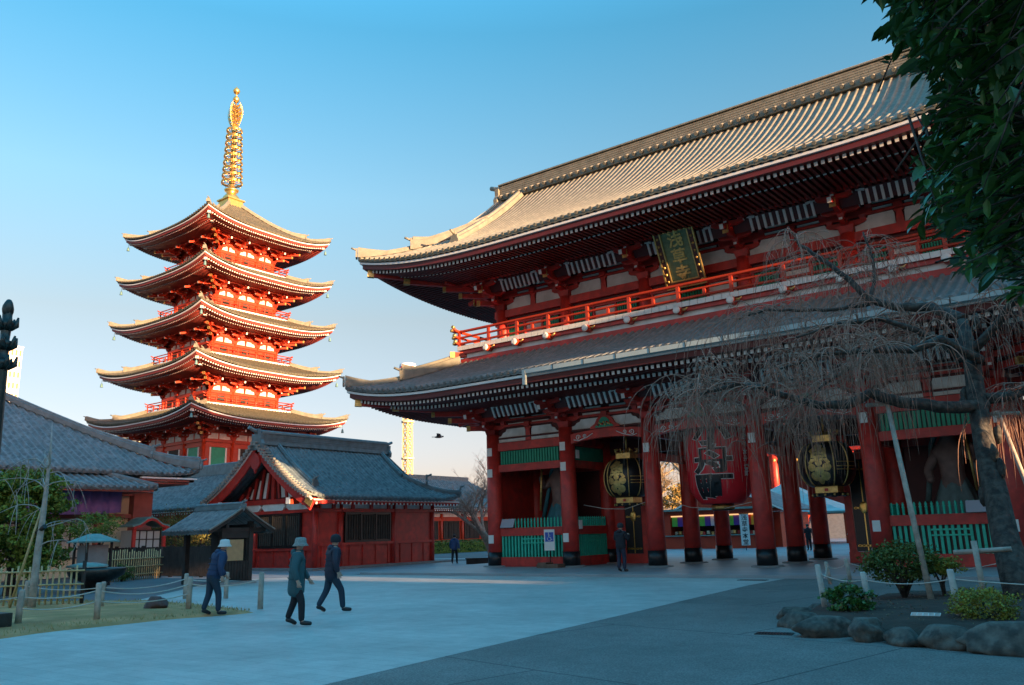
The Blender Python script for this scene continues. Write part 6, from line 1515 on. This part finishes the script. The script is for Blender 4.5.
# ------------------------------------------------------------ PEOPLE
SKINM=mat('skin',(.50,.30,.22),.55,0,.05,4)
def person(label,p,heading,S,coat,trouser,hat=None,hatm=None,stride=.35,bag=None,coat_len=.78,lean=.05,hold=False,hair=None,arm=.25,shoe=None):
    """figure facing local +Y, height about 1.68*S; stride = foot separation along Y"""
    t=thing('person',label,'person',p,heading-PI/2); t.scale=(S,S,S); s=stride
    hz=.90-.04*s; lz=lean
    hip=(0,0,hz); kneeL=(.10,.03+s*.42,.49); ankL=(.10,s*.62,.09); toeL=(.11,s*.62+.17,.045)
    kneeR=(-.10,.03-s*.22,.49); ankR=(-.10,-s*.62,.12+.08*s); toeR=(-.11,-s*.62+.15,.03)
    ch_=(0,lz*1.0,1.18); nk=(0,lz*1.5,1.40); 
    if hold: elL=(.27,lz+.05,1.12);haL=(.14,lz+.30,1.28);elR=(-.27,lz+.05,1.12);haR=(-.14,lz+.30,1.28)
    else: elL=(.27,lz-arm*.45,1.10);haL=(.28,lz-arm*.7+.10,.87);elR=(-.27,lz+arm*.45,1.10);haR=(-.28,lz+arm+.10,.88)
    vs=[hip,(0,lz*.5,1.03),ch_,nk,(0,lz*1.6,1.47),(0,lz*1.7+.02,1.56),(0,lz*1.7+.02,1.63), (.17,lz,1.36),elL,haL,(-.17,lz,1.36),elR,haR,(.09,0,hz-.06),kneeL,ankL,toeL,(-.09,0,hz-.06),kneeR,ankR,toeR]
    es=[(0,1),(1,2),(2,3),(3,4),(4,5),(5,6),(3,7),(7,8),(8,9),(3,10),(10,11),(11,12),(0,13),(13,14),(14,15),(15,16),(0,17),(17,18),(18,19),(19,20)]
    rs=[.125,.12,.14,.075,.055,.088,.07,.065,.045,.032,.065,.045,.032,.085,.058,.04,.032,.085,.058,.04,.032]
    # hands: palm and five fingers each
    for h,e,sg in ((haL,elL,1),(haR,elR,-1)):
        hv=Vector(h); d=(hv-Vector(e)).normalized(); sd_=Vector((sg*.2,1,0)).normalized(); i0=len(vs)
        pm=hv+d*.06; vs.append(tuple(pm)); rs.append(.03); es.append((vs.index(h),i0))
        for f in range(4):
            o_=sd_*(.026*(1.5-f)); a=pm+o_+d*.035; b=a+d*(.035+.006*(f in(1,2)))+Vector((-sg*.012,0,0)); vs.append(tuple(a)); rs.append(.0105); es.append((i0,len(vs)-1)); vs.append(tuple(b)); rs.append(.008); es.append((len(vs)-2,len(vs)-1))
        a=hv+d*.03+sd_*.035; b=a+d*.03+sd_*.015; vs.append(tuple(a)); rs.append(.013); es.append((vs.index(h),len(vs)-1)); vs.append(tuple(b)); rs.append(.01); es.append((len(vs)-2,len(vs)-1))
    body=inst(skin_mesh('body',vs,es,rs,SKINM),'body',t)
    hc=Vector((0,lz*1.7+.03,1.58))
    # face details
    q=MB(); q.blob(hc+Vector((0,.095,-.01)),.016,(.8,1.2,1.3),1,.05,8,6)
    for sx in (-1,1): q.blob(hc+Vector((sx*.085,.0,-.005)),.022,(.5,.8,1.2),1,.05,8,6)
    q.build('nose_and_ears',SKINM,body)
    q=MB()
    for sx in (-1,1): q.blob(hc+Vector((sx*.033,.078,.02)),.009,nu=7,nv=5,amp=0)
    q.blob(hc+Vector((0,.082,-.045)),.012,(1.6,.4,.35),nu=7,nv=5,amp=0); q.build('eyes_and_mouth',BLACK,body)
    q=MB(); q.blob(hc+Vector((0,-.015,.03)),.108,(.92,1.0,.95),2,.04,16,10)
    q.v=[(x,y,z) for x,y,z in q.v]
    for i,(x,y,z) in enumerate(q.v):
        if y>hc.y+.03 and z<hc.z+.06: q.v[i]=(x*.9,hc.y+.03,max(z,hc.z-.02))
    q.build('hair',hair or mat('black_hair',(.02,.018,.016),.5),t)
    # trousers
    tv=[(0,0,hz),(.09,0,hz-.07),kneeL,(ankL[0],ankL[1]-.01,ankL[2]-.01),(-.09,0,hz-.07),kneeR,(ankR[0],ankR[1]-.01,ankR[2]-.01),(0,0,hz+.1)]
    inst(skin_mesh('trousers',tv,[(0,1),(1,2),(2,3),(0,4),(4,5),(5,6),(0,7)],[.14,.105,.078,.062,.105,.078,.062,.13],trouser),'trousers',t)
    # coat: torso + sleeves, with flared hem
    hemz=coat_len
    cv=[(0,0,hemz-.09),(0,lz*.4,1.0),(0,lz*.9,1.20),(0,lz*1.3,1.36),(0,lz*1.5,1.43),(.17,lz,1.35),elL,tuple(Vector(elL).lerp(Vector(haL),1.0)),(-.17,lz,1.35),elR,tuple(Vector(elR).lerp(Vector(haR),1.0))]
    ce=[(0,1),(1,2),(2,3),(3,4),(3,5),(5,6),(6,7),(3,8),(8,9),(9,10)]
    inst(skin_mesh('coat',cv,ce,[(.235,.19),(.20,.165),(.20,.17),(.15,.135),(.085,.085),.098,.074,.056,.098,.074,.056],coat),'coat',t)
    q=MB(); q.tube([(0,lz*1.45,1.375),(0,lz*1.5,1.43),(0,lz*1.55,1.475)],[.105,.092,.078],14); q.blob((0,lz*1.3-.085,1.42),.10,(1.15,.75,.75),4,.1,14,9); q.build('hood_and_collar',coat,t)
    q=MB()
    for z_ in (.92,1.04,1.16,1.28): q.tube([(.19*math.cos(a),(.16 if z_>1 else .17)*math.sin(a)+lz*(z_-.7),z_+.012*math.sin(3*a)) for a in [2*PI*k/18 for k in range(19)]],.008,5)
    q.build('coat_folds',coat,t)
    q=MB(); q.tube([(0,lz*(z_-.7)+.165,z_) for z_ in (coat_len+.02,1.0,1.2,1.36)],.007,5); q.build('zip',BLACK,t)
    for a_,t_ in ((ankL,toeL),(ankR,toeR)):
        sv=[(a_[0],a_[1]-.05,a_[2]-.01),(a_[0],a_[1]+.05,a_[2]-.025),(t_[0],t_[1]+.03,t_[2]+.005)]
        inst(skin_mesh('shoe',sv,[(0,1),(1,2)],[.05,.052,.04],shoe or BLACK),'shoe',t)
    if hat=='bucket':
        q=MB(); q.lathe(hc+Vector((0,-.01,.005)),[(.158,-.045),(.162,-.038),(.125,.01),(.118,.03),(.110,.10),(.085,.122),(0,.13)],24); q.build('hat',hatm,t)
    elif hat=='beanie':
        q=MB(); q.lathe(hc+Vector((0,-.01,.01)),[(.112,-.05),(.12,.0),(.118,.06),(.09,.115),(.04,.135),(0,.14)],20); q.build('beanie',hatm,t)
    if bag:
        q=MB(); q.blob((0,-.20,1.15),.17,(.85,.55,1.15),3,.05,14,10); q.build('backpack',bag,t)
    return t
away=math.atan2(.78,-.58); right=math.atan2(.6,.8)
NAVY=mat('navy_jacket',(.012,.038,.10),.7,0,.12,5); TEAL=mat('teal_coat',(.03,.095,.11),.75,0,.12,5); DNV=mat('dark_navy_coat',(.012,.018,.04),.6,0,.15,5)
JEAN=mat('dark_jeans',(.015,.035,.06),.8,0,.1,6); BLK=mat('black_cloth',(.012,.014,.02),.8,0,.1,6)
person('person in white bucket hat and navy jacket walking beside the rope posts',(-2.75,-20.42,.02),right+.75,.95,NAVY,JEAN,'bucket',mat('white_hat',(.62,.64,.62),.8,0,.05,4),.22,None,.84,.14,hair=None,arm=.2)
person('person in grey bucket hat and teal knee length coat walking right',(.86,-21.05,.01),right+.15,.95,TEAL,BLK,'bucket',mat('grey_check_hat',(.24,.27,.26),.8,0,.25,40),  .24,None,.62,.03,hair=mat('grey_hair',(.25,.24,.22),.7),arm=.1)
person('person in dark hooded coat and black gloves striding away, right of the teal coat',(-.68,-18.82,.01),right+.55,.975,DNV,JEAN,'beanie',BLK,.42,None,.72,.04,arm=.12)
person('small distant person in blue jacket walking away left of the gate',(-17.7,5.2,0),away-.1,.96,mat('blue_jacket',(.03,.08,.20),.7),BLK,None,None,.4,None,.85,.03)
person('person all in black standing still at the gate looking at a phone',(-1.75,-3.95,.10),right+.9,1.03,BLK,DNV,'beanie',mat('dark_cap',(.02,.02,.025),.8),.05,None,.82,.02,hold=True)
person('dark clad person standing between the pavilion and the main hall steps',(-3.6,34.5,0),away+.2,1.02,BLK,BLK,None,None,.3,mat('grey_blue_bag',(.1,.16,.2),.7),.8,.03)
person('dark clad person glimpsed between two passage columns on the right',(-3.3,22.8,0),away,.98,BLK,BLK,None,None,.05,None,.8,.02)
# ------------------------------------------------------------ CAMERA, SUN, SKY
cam=bpy.data.cameras.new('camera'); co=bpy.data.objects.new('camera',cam); COL.objects.link(co); SC.camera=co
cam.sensor_width=36; cam.lens=29.164; cam.clip_end=3000; cam.clip_start=.05
Rt=Vector(CAM_R);Up=Vector(CAM_U);Fw=Vector(CAM_F)
M=Matrix((( Rt.x,Up.x,-Fw.x),(Rt.y,Up.y,-Fw.y),(Rt.z,Up.z,-Fw.z))).to_4x4(); co.matrix_world=Matrix.Translation((13.97,-31.70,1.6))@M
sd=Vector((math.cos(SD)*math.cos(EL),-math.sin(SD)*math.cos(EL),math.sin(EL)))
sun=bpy.data.lights.new('sun','SUN'); sun.energy=SUN_E; sun.angle=R(.5); sun.color=(1,.62,.33); so=bpy.data.objects.new('sun',sun); COL.objects.link(so); so.rotation_euler=sd.to_track_quat('Z','Y').to_euler(); so.location=(60,0,40)
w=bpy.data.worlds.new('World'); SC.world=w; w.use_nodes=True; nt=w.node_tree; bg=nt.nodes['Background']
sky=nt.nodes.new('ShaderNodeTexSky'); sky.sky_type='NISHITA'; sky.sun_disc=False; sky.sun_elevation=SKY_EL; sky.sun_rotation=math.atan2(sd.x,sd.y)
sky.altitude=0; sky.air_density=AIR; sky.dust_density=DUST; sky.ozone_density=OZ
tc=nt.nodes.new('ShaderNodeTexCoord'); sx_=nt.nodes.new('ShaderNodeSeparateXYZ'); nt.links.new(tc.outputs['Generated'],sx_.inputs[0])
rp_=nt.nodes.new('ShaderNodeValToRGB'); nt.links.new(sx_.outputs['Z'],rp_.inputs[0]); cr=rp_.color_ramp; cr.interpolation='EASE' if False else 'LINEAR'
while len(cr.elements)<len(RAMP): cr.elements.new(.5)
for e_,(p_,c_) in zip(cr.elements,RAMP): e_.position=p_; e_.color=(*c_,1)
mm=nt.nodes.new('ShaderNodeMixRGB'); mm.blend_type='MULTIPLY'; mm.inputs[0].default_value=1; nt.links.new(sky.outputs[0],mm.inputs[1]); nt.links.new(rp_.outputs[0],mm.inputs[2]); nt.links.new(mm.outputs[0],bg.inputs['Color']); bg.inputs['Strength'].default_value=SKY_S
vs_=SC.view_settings; vs_.view_transform='Standard'; vs_.look='None'; vs_.gamma=1; vs_.use_curve_mapping=False; vs_.exposure=EXPO
SC.render.engine='CYCLES'; SC.cycles.use_denoising=True; SC.cycles.max_bounces=6; SC.cycles.diffuse_bounces=3; SC.cycles.glossy_bounces=3; SC.cycles.transmission_bounces=2; SC.cycles.caustics_reflective=False; SC.cycles.caustics_refractive=False
